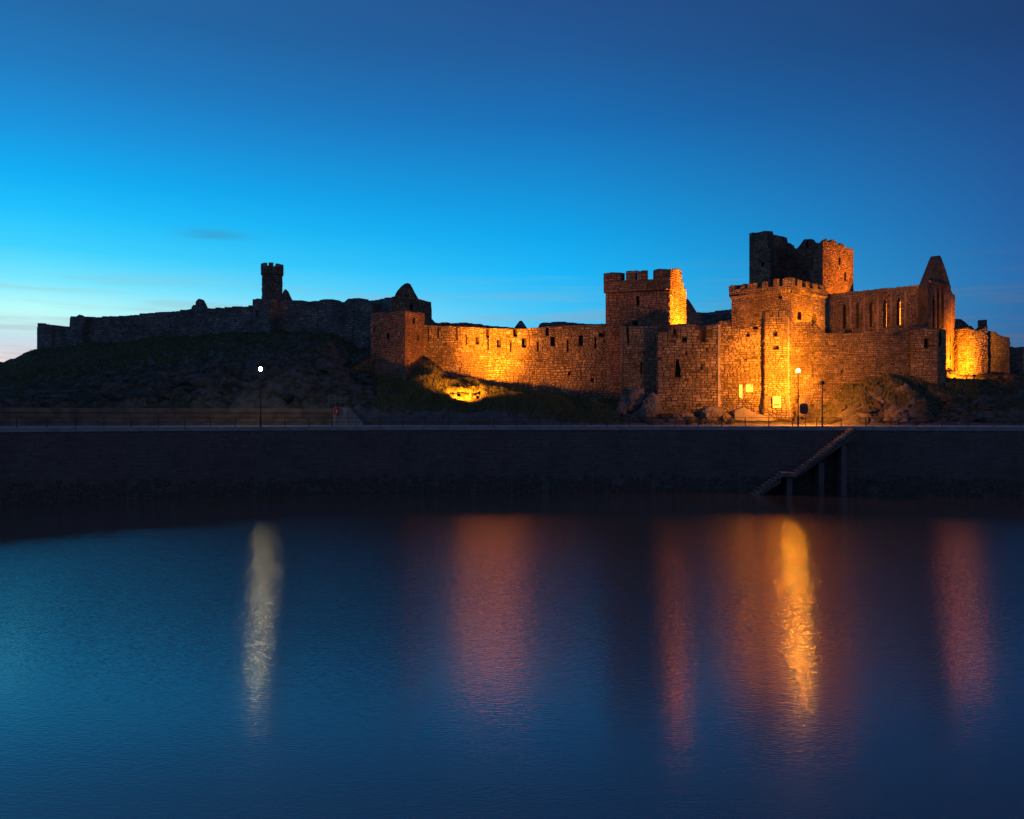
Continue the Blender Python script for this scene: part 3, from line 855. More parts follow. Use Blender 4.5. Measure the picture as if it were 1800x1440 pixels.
# --- left corner tower with battered base
t = thing('corner_tower', 'square stone corner tower whose right face is lit orange', 'tower', (X(712, 129), 129, 13))
p = tower2((652, 134.5), (712, 128.5), (746, 134.5)); p.bat = (Z(640, 129), .22)
wall(t, p, ragged([(652, 549), (680, 548), (712, 546), (730, 549), (746, 551)], 6, .5), 11, t=1.4, mat='red_stone', openings=[rect_px(682, 586, 596, 4.5), rect_px(658, 575, 584, 3), rect_px(727.5, 559, 569, 4), rect_px(735, 589, 598, 4)], ch=(.2, .34), cw=(.26, .65), single=120, seed=19, proud=(.02, .06))
t = thing('wing_wall', 'low sloping wing wall lit orange, left of the corner tower', 'wall', (X(635, 132), 132, 14))
p = Path(plan((613, 131), (657, 133.5)))
wall(t, p, ragged([(613, 652), (620, 644), (640, 634), (657, 626)], 4, .6), 13.2, t=1.2, mat='red_stone', ch=(.24, .4), cw=(.3, .7), seed=20, single=40)

# --- floodlit middle curtain wall
cur = Path(plan((744, 134.2), (775, 134.0), (810, 133.2), (850, 132), (890, 130.7), (930, 129.3), (975, 127.7), (1020, 126.2), (1060, 125.2), (1098, 124.6)))
t = thing('curtain_wall', 'floodlit curtain wall with arrow slits in the middle', 'wall', (X(900, 130), 130, 12))
slots = [rect_px(770, 576, 592, 2.6), rect_px(803, 575, 597, 2.8), rect_px(857.5, 579, 594, 5.5), rect_px(858, 594.5, 615, 2.4), rect_px(906, 579, 592, 7), rect_px(962, 575.5, 590, 5.5),
         rect_px(753, 578, 600, 1.6)]
wins = [rect_px(839, 593, 605, 6), rect_px(877, 597, 610.5, 7), rect_px(921.5, 595, 611, 8), rect_px(972, 592, 608.5, 8), rect_px(1021, 590, 607.5, 7), rect_px(1058, 586.5, 592, 10)]
slits = [rect_px(820, 592, 607, 2.4), rect_px(898, 602, 618.5, 2.6), rect_px(945.5, 601.5, 618, 2.6), rect_px(998, 598, 618, 2.6), rect_px(1046.5, 594, 613, 2.8), rect_px(1000, 654, 660, 4), rect_px(1041, 665, 671, 5)]
wall(t, cur, ragged([(744, 571), (775, 573), (803, 574), (830, 575), (857, 577), (906, 578), (940, 576), (962, 574), (1000, 572), (1060, 570), (1098, 570)], 9, .5, random.Random(8)), [cur.uz(*q) for q in ((744, 665), (800, 690), (870, 700), (960, 715), (1098, 725))],
     t=1.6, openings=slots + wins + slits, ch=(.24, .5), cw=(.28, .85), single=300, seed=22, wave=.35)
# inner wall-walk and buildings behind it that show above the lit face
t = thing('inner_wall', 'dark uneven inner wall showing just above the lit curtain wall', 'wall', (X(900, 138), 138, 18))
p = Path(plan((756, 141), (800, 140), (870, 138), (905, 136.5)))
wall(t, p, ragged([(756, 560), (762, 567), (800, 568), (815, 567), (850, 572), (880, 574.5), (905, 577)], 6, .8), 17, t=1.2, mat='slate_stone', mortar='mortar_dark', seed=23)
gable('ruined_gable', 'tiny dark gable peeking over the lit curtain wall', ragged([(903, 578), (908, 571), (913, 564.5), (917, 563.5), (922, 570), (927, 578)], 3, .3), 146, 1.0, seed=24, bottom=19)
t = thing('hall_ruin', 'low ruined hall wall behind the curtain, left of the gate tower', 'ruin', (X(1005, 142), 142, 18))
p = Path(plan((945, 144), (1066, 139)))
wall(t, p, ragged([(945, 578), (949, 569), (955, 567), (985, 565.5), (1000, 567), (1030, 569.5), (1066, 569)], 6, .7), 18, t=1.2, mat='slate_stone', mortar='mortar_dark', seed=25)

# --- gate tower
gt = thing('gate_tower', 'tall square gate tower with battlements and one brightly lit side', 'tower', (X(1130, 123), 123, 9))
p = Path([(X(1064.5, 125.2), 125.2), (X(1177, 122), 122), (X(1206, 128), 128), (X(1092, 134), 134)], closed=True)
wall(gt, p, [(1064.5, 514), (1177, 511), (1206, 508)], 8, t=1.3, mat='red_stone', openings=[rect_px(1121, 521, 536, 5), rect_px(1116.5, 566, 582, 9), rect_px(1127, 637, 657, 2.6)], ch=(.28, .46), cw=(.35, .85), single=220, seed=26, proud=(.03, .08))
pp_ = Path([(X(1062.5, 125.2), 125.0), (X(1177.6, 121.8), 121.8), (X(1200, 126.8), 126.8), (X(1090, 134), 134)], closed=True)
wall(gt, pp_, [(1062.5, 494), (1093, 493), (1140, 491.5), (1177.6, 490), (1178, 473), (1189, 472), (1195, 474), (1197, 478), (1197.1, 493), (1200, 497)], Z(513, 124), t=.8, mat='red_stone', doff=.12, ch=(.28, .42), cw=(.35, .85), seed=27, name='parapet',
     merlons=[(1062.5, 1092, 478.5), (1101, 1118, 475.5), (1121.2, 1139, 475.3), (1150, 1177.4, 473)], proud=(.02, .06))
ua, ub = pp_.at(1117.8)[0], pp_.at(1121.4)[0]; yl = pp_.at(1119.5)[1]; m = MB()
m.hexa([pp_.pos(ua, .13, Z(480.5, yl)), pp_.pos(ub, .13, Z(480.5, yl)), pp_.pos(ub, .13, Z(475.6, yl)), pp_.pos(ua, .13, Z(475.6, yl)), pp_.pos(ua, -.6, Z(480.5, yl)), pp_.pos(ub, -.6, Z(480.5, yl)), pp_.pos(ub, -.6, Z(475.6, yl)), pp_.pos(ua, -.6, Z(475.6, yl))])
m.build('lintel', 'red_stone', gt)
t = gt
p = Path([(X(1089, 125.8), 125.8), (X(1095.5, 120.6), 120.6), (X(1158, 120.0), 120.0)])
wall(t, p, ragged([(1089, 572), (1095.5, 572), (1120, 573), (1158, 574)], 6, .5), 8, t=1.6, mat='grey_stone', name='base_wall', openings=[rect_px(1103, 571, 590, 4), rect_px(1104, 590.5, 603, 4), rect_px(1127, 637, 658, 3)], seed=28, single=80, proud=(.03, .08))

# --- dark range behind, right of the gate tower
t = thing('inner_range', 'dark sloping inner range between gate tower and upper keep', 'ruin', (X(1245, 146), 146, 18))
p = Path(plan((1198, 150), (1290, 144)))
wall(t, p, ragged([(1198, 520), (1206, 527), (1212, 536), (1220, 549), (1240, 549.5), (1262, 546), (1290, 543)], 7, .3), 17, t=1.2, mat='slate_stone', mortar='mortar_dark', seed=29)

# --- outer gate wall (arched window)
gw = thing('gate_wall', 'outer gate wall with a tapered dark window and notched top', 'wall', (X(1210, 118.5), 118.5, 8.8))
p = Path([(X(1153.5, 121.2), 121.2), (X(1155.5, 118.8), 118.8), (X(1266, 118.2), 118.2), (X(1267, 119.3), 119.3)])
wall(gw, p, [(1153.5, 583), (1155.5, 583), (1174, 583), (1174.2, 571), (1200, 569), (1222, 570), (1229, 574), (1231.8, 578), (1232, 601), (1241, 601), (1241.2, 573), (1262, 569), (1267, 570)], 8.2, t=1.2, mat='grey_stone', seed=30, single=300,
     openings=[rect_px(1190.5, 631, 663, 14, 'taper', .9), rect_px(1186, 579, 590, 7, 'arch', 0), rect_px(1203, 594, 600.5, 8), rect_px(1206, 619, 624, 3), rect_px(1242, 612, 618, 3), rect_px(1233, 645, 650, 3)], ch=(.34, .56), cw=(.42, .95), proud=(.04, .1))
# --- middle bay left of the turret
mb = thing('gate_bay', 'bright floodlit wall bay with notice boards beside the turret', 'wall', (X(1305, 118.9), 118.9, 8.8))
p = Path(plan((1264, 118.9), (1342, 118.6)))
wall(mb, p, [(1264, 565), (1283, 564), (1286, 577), (1300, 578), (1318, 574), (1330, 565), (1342, 559)], 8.2, t=1.4, seed=31, single=300, openings=[rect_px(1315, 587, 592, 5), rect_px(1328, 574, 579, 8), rect_px(1311, 631, 634, 3)], ch=(.27, .42), cw=(.34, .8), proud=(.04, .1))
# --- turret with chamfered, lit corner
tu = thing('entrance_turret', 'narrow battlemented entrance turret with a glowing right edge', 'tower', (X(1365, 117.8), 117.8, 8.5))
p = Path([(X(1338.5, 119.2), 119.2), (X(1344.5, 117.6), 117.6), (X(1384, 117.4), 117.4), (X(1391, 118.4), 118.4), (X(1391.5, 121), 121), (X(1339, 121), 121)], closed=True); p.bat = (Z(690, 117.5), .10)
wall(tu, p, [(1338.5, 557), (1344.5, 557), (1366, 557), (1384, 556), (1388, 556), (1391, 557)], 8.2, t=.9, seed=32, single=260, merlons=[(1339, 1344.3, 547), (1344.7, 1357.5, 545), (1369, 1383.6, 542), (1384.2, 1390, 544)],
     openings=[rect_px(1364, 608, 614.5, 10), rect_px(1363, 584, 591, 6)], ch=(.25, .4), cw=(.32, .75), proud=(.03, .08), merlon_t=.5)
# pale dressed quoins on the turret edge; gate wall quoins lightened to brighten its lit edge
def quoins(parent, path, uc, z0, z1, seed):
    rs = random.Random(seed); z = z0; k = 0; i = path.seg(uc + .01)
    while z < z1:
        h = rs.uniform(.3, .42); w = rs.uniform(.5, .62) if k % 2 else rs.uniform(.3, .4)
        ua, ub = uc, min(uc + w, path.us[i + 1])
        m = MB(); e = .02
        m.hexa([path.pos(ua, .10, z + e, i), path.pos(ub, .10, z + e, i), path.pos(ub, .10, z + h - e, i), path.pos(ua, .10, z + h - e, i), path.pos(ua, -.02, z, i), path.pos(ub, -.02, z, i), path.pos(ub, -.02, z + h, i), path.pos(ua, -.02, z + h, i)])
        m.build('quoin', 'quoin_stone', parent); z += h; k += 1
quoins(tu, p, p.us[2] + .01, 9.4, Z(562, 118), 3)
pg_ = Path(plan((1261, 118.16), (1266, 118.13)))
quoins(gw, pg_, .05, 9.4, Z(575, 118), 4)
# --- receding wall right of the turret
rw = thing('east_curtain_wall', 'receding curtain wall right of the turret, fading from orange to dark', 'wall', (X(1490, 121), 121, 9))
p = Path(plan((1389, 119.0), (1430, 119.4), (1480, 120.3), (1540, 121.6), (1604, 123.2)))
wall(rw, p, [(1389, 567), (1432, 566), (1434, 570), (1442, 578), (1452, 586), (1500, 585), (1530, 581), (1562, 588), (1580, 590), (1586, 582), (1604, 579)], [p.uz(*q) for q in ((1389, 748), (1440, 735), (1500, 715), (1604, 695))], t=1.6, seed=33, single=300,
     openings=[rect_px(1497, 578.5, 584, 9), rect_px(1480, 652, 656, 4)], ch=(.2, .36), cw=(.26, .75), proud=(.03, .08))
# --- right corner tower
ct = thing('east_corner_tower', 'dim square corner tower at the right end of the wall', 'tower', (X(1630, 122), 122, 11))
p = Path([(X(1600, 122.6), 122.6), (X(1648, 121.4), 121.4), (X(1663, 123.6), 123.6), (X(1660, 128.5), 128.5), (X(1606, 128.5), 128.5)], closed=True)
wall(ct, p, ragged([(1600, 579), (1620, 577), (1648, 577.5), (1663, 580)], 6, .4), 9, t=1.2, seed=34, single=150, openings=[rect_px(1628, 596, 611, 7), rect_px(1652.5, 584, 608, 4)], ch=(.26, .42), cw=(.34, .85))

# --- upper battlemented keep, corner-on
uk = thing('upper_keep', 'battlemented upper keep seen corner-on above the turret', 'tower', (X(1390, 126), 126, 15))
p = tower2((1286, 131.5), (1390, 124.5), (1450, 131.5))
wall(uk, p, [(1286, 521), (1390, 514), (1450, 521)], 15, t=1.3, seed=35, single=240, openings=[rect_px(1372, 518, 527.5, 9, 'diamond', .35), rect_px(1405, 548, 562, 7), rect_px(1431, 550, 566, 9, 'arch')], ch=(.2, .36), cw=(.26, .65), proud=(.03, .08))  # plain and arched openings are cut in place of shadows cast by turret merlons
pk = tower2((1283, 131.9), (1390, 124.1), (1452.5, 131.9))
wall(uk, pk, [(1283, 509), (1390, 502), (1396, 502), (1452.5, 511)], Z(518, 129), t=.8, doff=.1, seed=36, name='parapet', proud=(.02, .06), ch=(.26, .4), cw=(.34, .7),
     merlons=[(1283, 1293, 501), (1302, 1310, 499.5), (1315, 1331.5, 496.5), (1340, 1351, 494), (1359, 1370, 490), (1375.5, 1389.8, 487.5), (1390.2, 1397, 488), (1400.5, 1409, 491), (1415, 1422.5, 494.5), (1428.5, 1436, 497.5), (1442, 1450, 501)])
# string course of corbels under the parapet
for k in range(30):
    for (s, a, b) in ((0, 1286, 1389), (1, 1391, 1450)):
        if s == 1 and k > 17: continue
        px = a + (b - a) * (k + .5) / (30 if s == 0 else 18)
        u_, y_ = p.at(px); i = p.seg(u_); m = MB(); zt = Z(518, 129)
        m.hexa([p.pos(u_ - .1, .1, zt - .32, i), p.pos(u_ + .1, .1, zt - .32, i), p.pos(u_ + .1, .34, zt, i), p.pos(u_ - .1, .34, zt, i), p.pos(u_ - .1, -.05, zt - .32, i), p.pos(u_ + .1, -.05, zt - .32, i), p.pos(u_ + .1, -.05, zt, i), p.pos(u_ - .1, -.05, zt, i)])
        m.build('corbel', 'grey_stone', uk)

# --- great ruined tower of the cathedral
ca = thing('cathedral_tower', 'tall ruined central tower with a broken open corner', 'tower', (X(1410, 155), 155, 17))
cl_, cc_, cr_ = (1317, 158), (1446, 148.5), (1500, 155)
l_, c_, r_ = (Vector((X(*q), q[1])) for q in (cl_, cc_, cr_)); b_ = l_ + r_ - c_
pL = Path([tuple(l_), tuple(l_.lerp(c_, .30))])
wall(ca, pL, ragged([(1317, 410), (1325, 409), (1332, 412.5), (1338, 408), (1342, 406), (1351, 406), (1353, 416), (1354, 440), (1357, 470)], 3.2, 1.6), 17, t=1.5, mat='red_stone', seed=40, ch=(.3, .5), cw=(.4, .9), name='west_wall', openings=[rect_px(1341, 461, 468, 4)])
pM = Path([tuple(l_.lerp(c_, .84)), tuple(c_), tuple(r_)])
wall(ca, pM, ragged([(1420, 505), (1423, 478), (1426, 458), (1430, 442), (1434, 432), (1440, 427), (1447, 424), (1450, 420), (1453, 418.5), (1456, 426), (1459, 425), (1461, 421), (1466, 421), (1469, 424), (1471, 429), (1476, 430), (1478, 427), (1482, 429), (1484, 434), (1490, 435), (1493, 436), (1500, 439)], 4, .5), 17, t=1.5, mat='red_stone', seed=41, single=150, ch=(.26, .42), cw=(.34, .75), name='east_wall', openings=[rect_px(1475.5, 453, 466, 3), rect_px(1485.5, 479, 494, 3.4)])
pB = Path([tuple(l_ + Vector((1.6, 1.2))), tuple(b_)])
wall(ca, pB, ragged([(1328, 412), (1340, 407), (1358, 406.5), (1360, 413), (1368, 414), (1374, 416)], 4, .6), 17, t=1.4, mat='red_stone', mortar='mortar_dark', seed=42, ch=(.3, .5), cw=(.4, .9), name='rear_wall')
pB2 = Path([tuple(b_ + Vector((-.3, -.3))), tuple(r_ + Vector((-1.6, 0.6)))])
wall(ca, pB2, ragged([(1370, 415), (1378, 416.5), (1379.5, 427), (1390, 429.5), (1392, 436), (1401, 437), (1406, 431), (1411, 424), (1414, 420.5), (1426, 420), (1429, 425), (1436, 427), (1448, 427), (1470, 432), (1495, 440)], 4, .6), 17, t=1.3, mat='red_stone', mortar='mortar_dark', seed=43, ch=(.3, .5), cw=(.4, .9), name='north_wall', openings=[rect_px(1419, 424.5, 435.5, 4, fill=0)])

# --- chancel with lancet windows and its east gable
ch_ = thing('chancel', 'long roofless chancel with tall narrow lancet windows', 'church', (X(1540, 140), 140, 16))
ps = Path(plan((1450, 146.5), (1632, 135)))
lanc = [rect_px(1484.5, 534, 577, 5, 'lancet', 1.0), rect_px(1507.5, 532, 576, 4, 'lancet', .25), rect_px(1531.5, 530, 575, 5.5, 'lancet', 0), rect_px(1555.5, 527, 574, 6, 'lancet', 0), rect_px(1580, 523.5, 572, 7, 'lancet', 0)]
wall(ch_, ps, ragged([(1450, 517), (1500, 512), (1560, 506), (1614, 501), (1632, 500)], 12, .25), 14, t=1.3, openings=lanc, mat='grey_stone', seed=50, single=200, ch=(.2, .34), cw=(.28, .7), name='south_wall', proud=(.02, .06))
for px in (1471, 1496, 1520, 1543.5, 1567.5, 1592):
    u_, y_ = ps.at(px); i = ps.seg(u_); m = MB(); zt = Z(517 - (px - 1450) * .09, y_) - .6
    m.hexa([ps.pos(u_ - .17, .16, 15, i), ps.pos(u_ + .17, .16, 15, i), ps.pos(u_ + .17, .16, zt - .3, i), ps.pos(u_ - .17, .16, zt - .3, i), ps.pos(u_ - .17, -.05, 15, i), ps.pos(u_ + .17, -.05, 15, i), ps.pos(u_ + .17, -.05, zt, i), ps.pos(u_ - .17, -.05, zt, i)])
    m.build('buttress', 'red_stone', ch_)
pn = Path(plan((1478, 153.5), (1668, 142)))
wall(ch_, pn, [(1478, 530), (1668, 522)], 14, t=1.0, mat='grey_stone', seed=51, name='north_wall')
pe = Path([(X(1630, 134.6), 134.6), (X(1679, 142.6), 142.6)])
za = Z(500, 135)
wall(ch_, pe, [(1630, 504), (1637, 486), (1644, 468), (1649, 455), (1652, 449), (1655, 454), (1659, 465), (1664, 479), (1669, 496), (1672, 511), (1675, 517), (1679, 519)], 11, t=1.4, mat='red_stone', seed=52, single=100, ch=(.26, .42), cw=(.3, .7), name='east_gable',
     openings=[rect_px(1640.5, 516, 577, 4.4, 'lancet', 1.1), rect_px(1648.2, 501, 577, 4.6, 'lancet', 1.1), rect_px(1656.6, 505, 577, 4.4, 'lancet', 1.1), rect_px(1668, 594, 599, 7), rect_px(1671, 626, 632, 8), rect_px(1675, 602, 606, 5)], proud=(.02, .06))
m = MB()
for px in (1636.5, 1644.2, 1652.2, 1661, 1667, 1672.5):
    u_, y_ = pe.at(px); i = pe.seg(u_)
    m2 = MB(); zt = Z(506 if px < 1664 else 516, y_); m2.hexa([pe.pos(u_ - .18, .13, 13, i), pe.pos(u_ + .18, .13, 13, i), pe.pos(u_ + .18, .13, zt - .4, i), pe.pos(u_ - .18, .13, zt - .4, i), pe.pos(u_ - .18, -.03, 13, i), pe.pos(u_ + .18, -.03, 13, i), pe.pos(u_ + .18, -.03, zt, i), pe.pos(u_ - .18, -.03, zt, i)])
    m2.build('buttress', 'red_stone', ch_)
for px0, px1, py0 in ((1633, 1668, 494),):
    ua, ub = pe.at(px0)[0], pe.at(px1)[0]; za_ = Z(498, pe.at(1650)[1]); m2 = MB()
    m2.hexa([pe.pos(ua, .35, za_ - .3), pe.pos(ub, .35, za_ - .3), pe.pos(ub, .3, za_), pe.pos(ua, .3, za_), pe.pos(ua, -.03, za_ - .3), pe.pos(ub, -.03, za_ - .3), pe.pos(ub, -.03, za_ + .1), pe.pos(ua, -.03, za_ + .1)])
    m2.build('string_course', 'red_stone', ch_)
# --- low ruin in front of the chancel
t = thing('low_ruin', 'low dark broken wall below the chancel windows', 'ruin', (X(1575, 129), 129, 15))
p = Path(plan((1556, 130), (1634, 126.5)))
wall(t, p, ragged([(1556, 580), (1566, 574), (1576, 572), (1588, 577), (1600, 574), (1610, 570), (1622, 570), (1634, 575)], 4, .8), 14, t=1.2, mat='slate_stone', mortar='mortar_dark', seed=53)

# --- curved lit wall and dark walls at the right edge
rt = thing('curved_wall', 'curved ruined wall glowing yellow at right, beside the chancel end', 'wall', (X(1705, 136), 136, 13))
p = Path(plan((1675, 143.0), (1685, 140.4), (1698, 139), (1712, 139), (1724, 140.4), (1736, 143.5)))
wall(rt, p, ragged([(1672, 582), (1682, 578), (1700, 576), (1710, 579), (1717, 581), (1736, 574)], 4, .6), 11.5, t=1.2, seed=54, single=120, ch=(.26, .42), cw=(.3, .7), proud=(.04, .12), openings=[rect_px(1710, 585, 590, 3)])
t = thing('rear_ruin', 'dark rounded ruin behind the curved wall on the right', 'ruin', (X(1695, 148), 148, 14))
p = Path(plan((1676, 149), (1716, 147)))
wall(t, p, ragged([(1676, 562), (1682, 560.5), (1689, 561), (1696, 566), (1703, 573), (1716, 582)], 4, .3), 14, t=1.2, mat='slate_stone', mortar='mortar_dark', seed=55)
t = thing('chimney_stub', 'dark square chimney stub rising from the right-hand walls', 'ruin', (X(1728, 146), 146, 15))
p = tower1((1720.5, 145.5), (1735, 145), 1.5)
wall(t, p, ragged([(1720.5, 563), (1735, 562)], 4, .4), 15, t=.5, mat='slate_stone', mortar='mortar_dark', seed=56)
t = thing('east_ruin_wall', 'dark stepped ruined wall at the right edge of the picture', 'wall', (X(1760, 139), 139, 13))
p = Path(plan((1730, 147), (1774, 144), (1775.5, 151), (1830, 148), (1900, 146)))
wall(t, p, ragged([(1734, 582), (1746, 583), (1757, 589), (1765, 592), (1774, 593), (1775, 609), (1786, 612), (1792, 610), (1830, 612), (1900, 622)], 5, .6), 10.5, t=1.2, mat='slate_stone', mortar='mortar_dark', seed=57, openings=[])

# ================================================================== lamps and floodlights
def spot(parent, loc, target, power, size=100, blend=.8, col=(1, .265, .006), radius=.15):
    d = bpy.data.lights.new('flood_beam', 'SPOT'); d.energy = power; d.color = col
    d.spot_size = R(size); d.spot_blend = blend; d.shadow_soft_size = radius
    o = bpy.data.objects.new('flood_beam', d); COL.objects.link(o)
    loc = Vector(loc); o.rotation_euler = (Vector(target) - loc).to_track_quat('-Z', 'Y').to_euler()
    o.location = loc - (parent.location if parent else Vector()); o.parent = parent
    return o
def floodlight(label, loc, target, power, size=100, blend=.8, sc=1.0, stand=.35, group='castle floodlights', col=(1, .265, .006), post=None, spill=0, spill_to=None):
    """box floodlight on a bracket, its beam leaving the front glass"""
    loc = Vector(loc)
    t = thing('floodlight', label, 'floodlight', loc - Vector((0, 0, stand)), group)
    d = (Vector(target) - loc).normalized()
    q = d.to_track_quat('Y', 'Z').to_matrix()
    def tr(v): return loc + q @ (Vector(v) * sc)
    m = MB(); m.hexa([tr(v) for v in ((-.19, -.12, -.15), (.19, -.12, -.15), (.19, -.12, .15), (-.19, -.12, .15), (-.27, .12, -.21), (.27, .12, -.21), (.27, .12, .21), (-.27, .12, .21))])
    m.build('housing', 'black_metal', t)
    m = MB(); m.hexa([tr(v) for v in ((-.24, .115, -.18), (.24, .115, -.18), (.24, .115, .18), (-.24, .115, .18), (-.24, .135, -.18), (.24, .135, -.18), (.24, .135, .18), (-.24, .135, .18))])
    m.build('glass', 'flood_lens', t)
    m = MB()
    if post:
        m.tube((loc.x, loc.y - .0, post), (loc.x, loc.y, post + 1.2), .11, .10, 10); m.tube((loc.x, loc.y, post + 1.2), (loc.x, loc.y, loc.z - .15 * sc), .075, .055, 10)
        t.location.z = post
        for c in list(t.children): c.location = Vector((0, 0, loc.z - stand - post))
        m.build('post', 'black_metal', t)
    else:
        m.tube(tr((-.29, 0, 0)), loc + Vector((0, 0, -stand)), .025 * sc, n=6); m.tube(tr((.29, 0, 0)), loc + Vector((0, 0, -stand)), .025 * sc, n=6)
        m.build('bracket', 'black_metal', t)
    spot(t, loc + d * .22 * sc, target, power, size, blend, col)
    if spill:      # wide stray light around the main beam
        spot(t, loc + d * .24 * sc, spill_to or target, spill, 140, 1.0, col)
    return t

def P3(px, py, Y): return tuple(P(px, py, Y))
# flood on a post by the entrance, aimed at the gate walls
yq = YQ(1446) + .6
floodlight('unlit-looking dark floodlight head on a post by the quay, facing the gate', P3(1445.5, 673, yq), P3(1366, 648, 118), 46000, 64, 1.0, 1.15, post=ZQ, spill=24000, spill_to=P3(1395, 690, 117))
# ground flood on the grass bank, aimed at the curtain wall
gz = ground_z(806, 116.2)
floodlight('ground floodlight on the grass bank shining at the curtain wall', (X(806, 116.2), 116.2, gz + 1.0), P3(868, 608, 131), 112000, 50, 1.0, .95, stand=.95, spill=24000, spill_to=P3(862, 630, 132))
# flood beside the right corner tower
yy = 131.0
floodlight('small floodlight on the ground shining up the curved wall at right', (X(1713, yy), yy, ground_z(1713, yy) + .6), P3(1672, 634, 140), 60000, 75, 1.0, .8, spill=6000)
# floods standing inside the castle, out of sight from the harbour
def inner(label, loc, tgt, pw, size=110): return floodlight(label, loc, tgt, pw, size, 1.0, 1.0)
inner('floodlight inside the walls shining up the gate tower side', (30.5, 122.6, 14.6), (24.4, 125.0, 24.0), 150000, 70)
inner('floodlight behind the turret shining up the upper keep', P3(1444, 594, 122.6), P3(1428, 535, 130), 14000, 150)
inner('floodlight inside the chancel shining up the great tower', (61.5, 146.8, 20.5), (58.2, 151.0, 33), 34000, 70)
inner('floodlight behind the bay wall shining up the left face of the keep', P3(1326, 592, 121.4), P3(1345, 535, 127.5), 4600, 130)
inner('floodlight inside the chancel lighting its inner walls', P3(1600, 590, 141), P3(1585, 550, 147.5), 40000, 130)

def street_lamp(px, py, label, lampmat, power, col):
    y = YQ(px) + .55; x = X(px, y); zt = Z(py, y)
    t = thing('street_lamp', label, 'street lamp', (x, y, ZQ), 'street lamps on the quay')
    m = MB(); m.tube((x, y, ZQ), (x, y, ZQ + 1.3), .12, .105, 10); m.tube((x, y, ZQ + 1.3), (x, y, zt - .28), .07, .05, 10); m.build('post', 'black_metal', t)
    m = MB(); m.lathe((x, y, zt), [(.05, -.32), (.14, -.27), (.15, -.2), (.05, -.2)], 14); m.build('collar', 'black_metal', t)
    m = MB(); m.lathe((x, y, zt), [(.001, -.215), (.12, -.205), (.2, -.12), (.235, 0), (.2, .13), (.12, .2), (.001, .225)], 18); m.build('globe', lampmat, t, smooth=True)
    m = MB(); m.lathe((x, y, zt), [(.09, .21), (.07, .27), (.001, .30)], 12); m.build('cap', 'black_metal', t)
    return t
street_lamp(458, 649, 'lit street lamp with a pale white globe on the left of the quay', 'lamp_white', 0, None)
street_lamp(1403, 652, 'lit street lamp with an amber globe in front of the gate', 'lamp_sodium', 0, None)

# ================================================================== entrance details
def board(label, pxl, pxr, py0, py1, path, off=.14, extra=None, cat='notice board', slant=0):
    ua, ub = path.at(pxl)[0], path.at(pxr)[0]; ym = path.at((pxl + pxr) / 2)[1]; i = path.seg((ua + ub) / 2)
    z1, z0 = Z(py0, ym), Z(py1, ym)
    x_, y_, _ = path.pos((ua + ub) / 2, off, z0, i)
    t = thing('notice_board', label, cat, (x_, y_, z0))
    m = MB(); m.hexa([path.pos(ua, off + .06, z0, i), path.pos(ub, off + .06, z0 - slant, i), path.pos(ub, off + .06, z1, i), path.pos(ua, off + .06, z1, i), path.pos(ua, off, z0, i), path.pos(ub, off, z0 - slant, i), path.pos(ub, off, z1, i), path.pos(ua, off, z1, i)])
    m.build('panel', 'board_face', t)
    m = MB(); uc = (ua + ub) / 2
    for zz in (z0 + (z1 - z0) * .2, z0 + (z1 - z0) * .8): m.tube(path.pos(uc, off, zz, i), path.pos(uc, -.05, zz, i), .03, n=6)
    m.build('mount', 'black_metal', t)
    if extra:
        e0, e1, f0, f1 = extra; m = MB(); o2 = off + .065
        L_ = ub - ua; H_ = z1 - z0
        m.hexa([path.pos(ua + L_ * e0, o2, z0 + H_ * f0, i), path.pos(ua + L_ * e1, o2, z0 + H_ * f0, i), path.pos(ua + L_ * e1, o2, z0 + H_ * f1, i), path.pos(ua + L_ * e0, o2, z0 + H_ * f1, i)] +
               [path.pos(ua + L_ * e0, o2 - .04, z0 + H_ * f0, i), path.pos(ua + L_ * e1, o2 - .04, z0 + H_ * f0, i), path.pos(ua + L_ * e1, o2 - .04, z0 + H_ * f1, i), path.pos(ua + L_ * e0, o2 - .04, z0 + H_ * f1, i)])
        m.build('print', 'board_panel', t)
    return t
pbay = Path(plan((1264, 118.9), (1342, 118.6)))
board('narrow upright white notice board on the bay wall', 1298.5, 1304.5, 676.5, 698.5, pbay, slant=.2)
board('small square white notice board right of the narrow one', 1310.5, 1323, 676.5, 689, pbay)
ptur = Path([(X(1344.5, 117.6), 117.6), (X(1384, 117.4), 117.4)])
board('tall white notice board with a dark panel on the turret', 1356.5, 1370.5, 697.5, 717, ptur, off=.62, extra=(.12, .86, .17, .40))

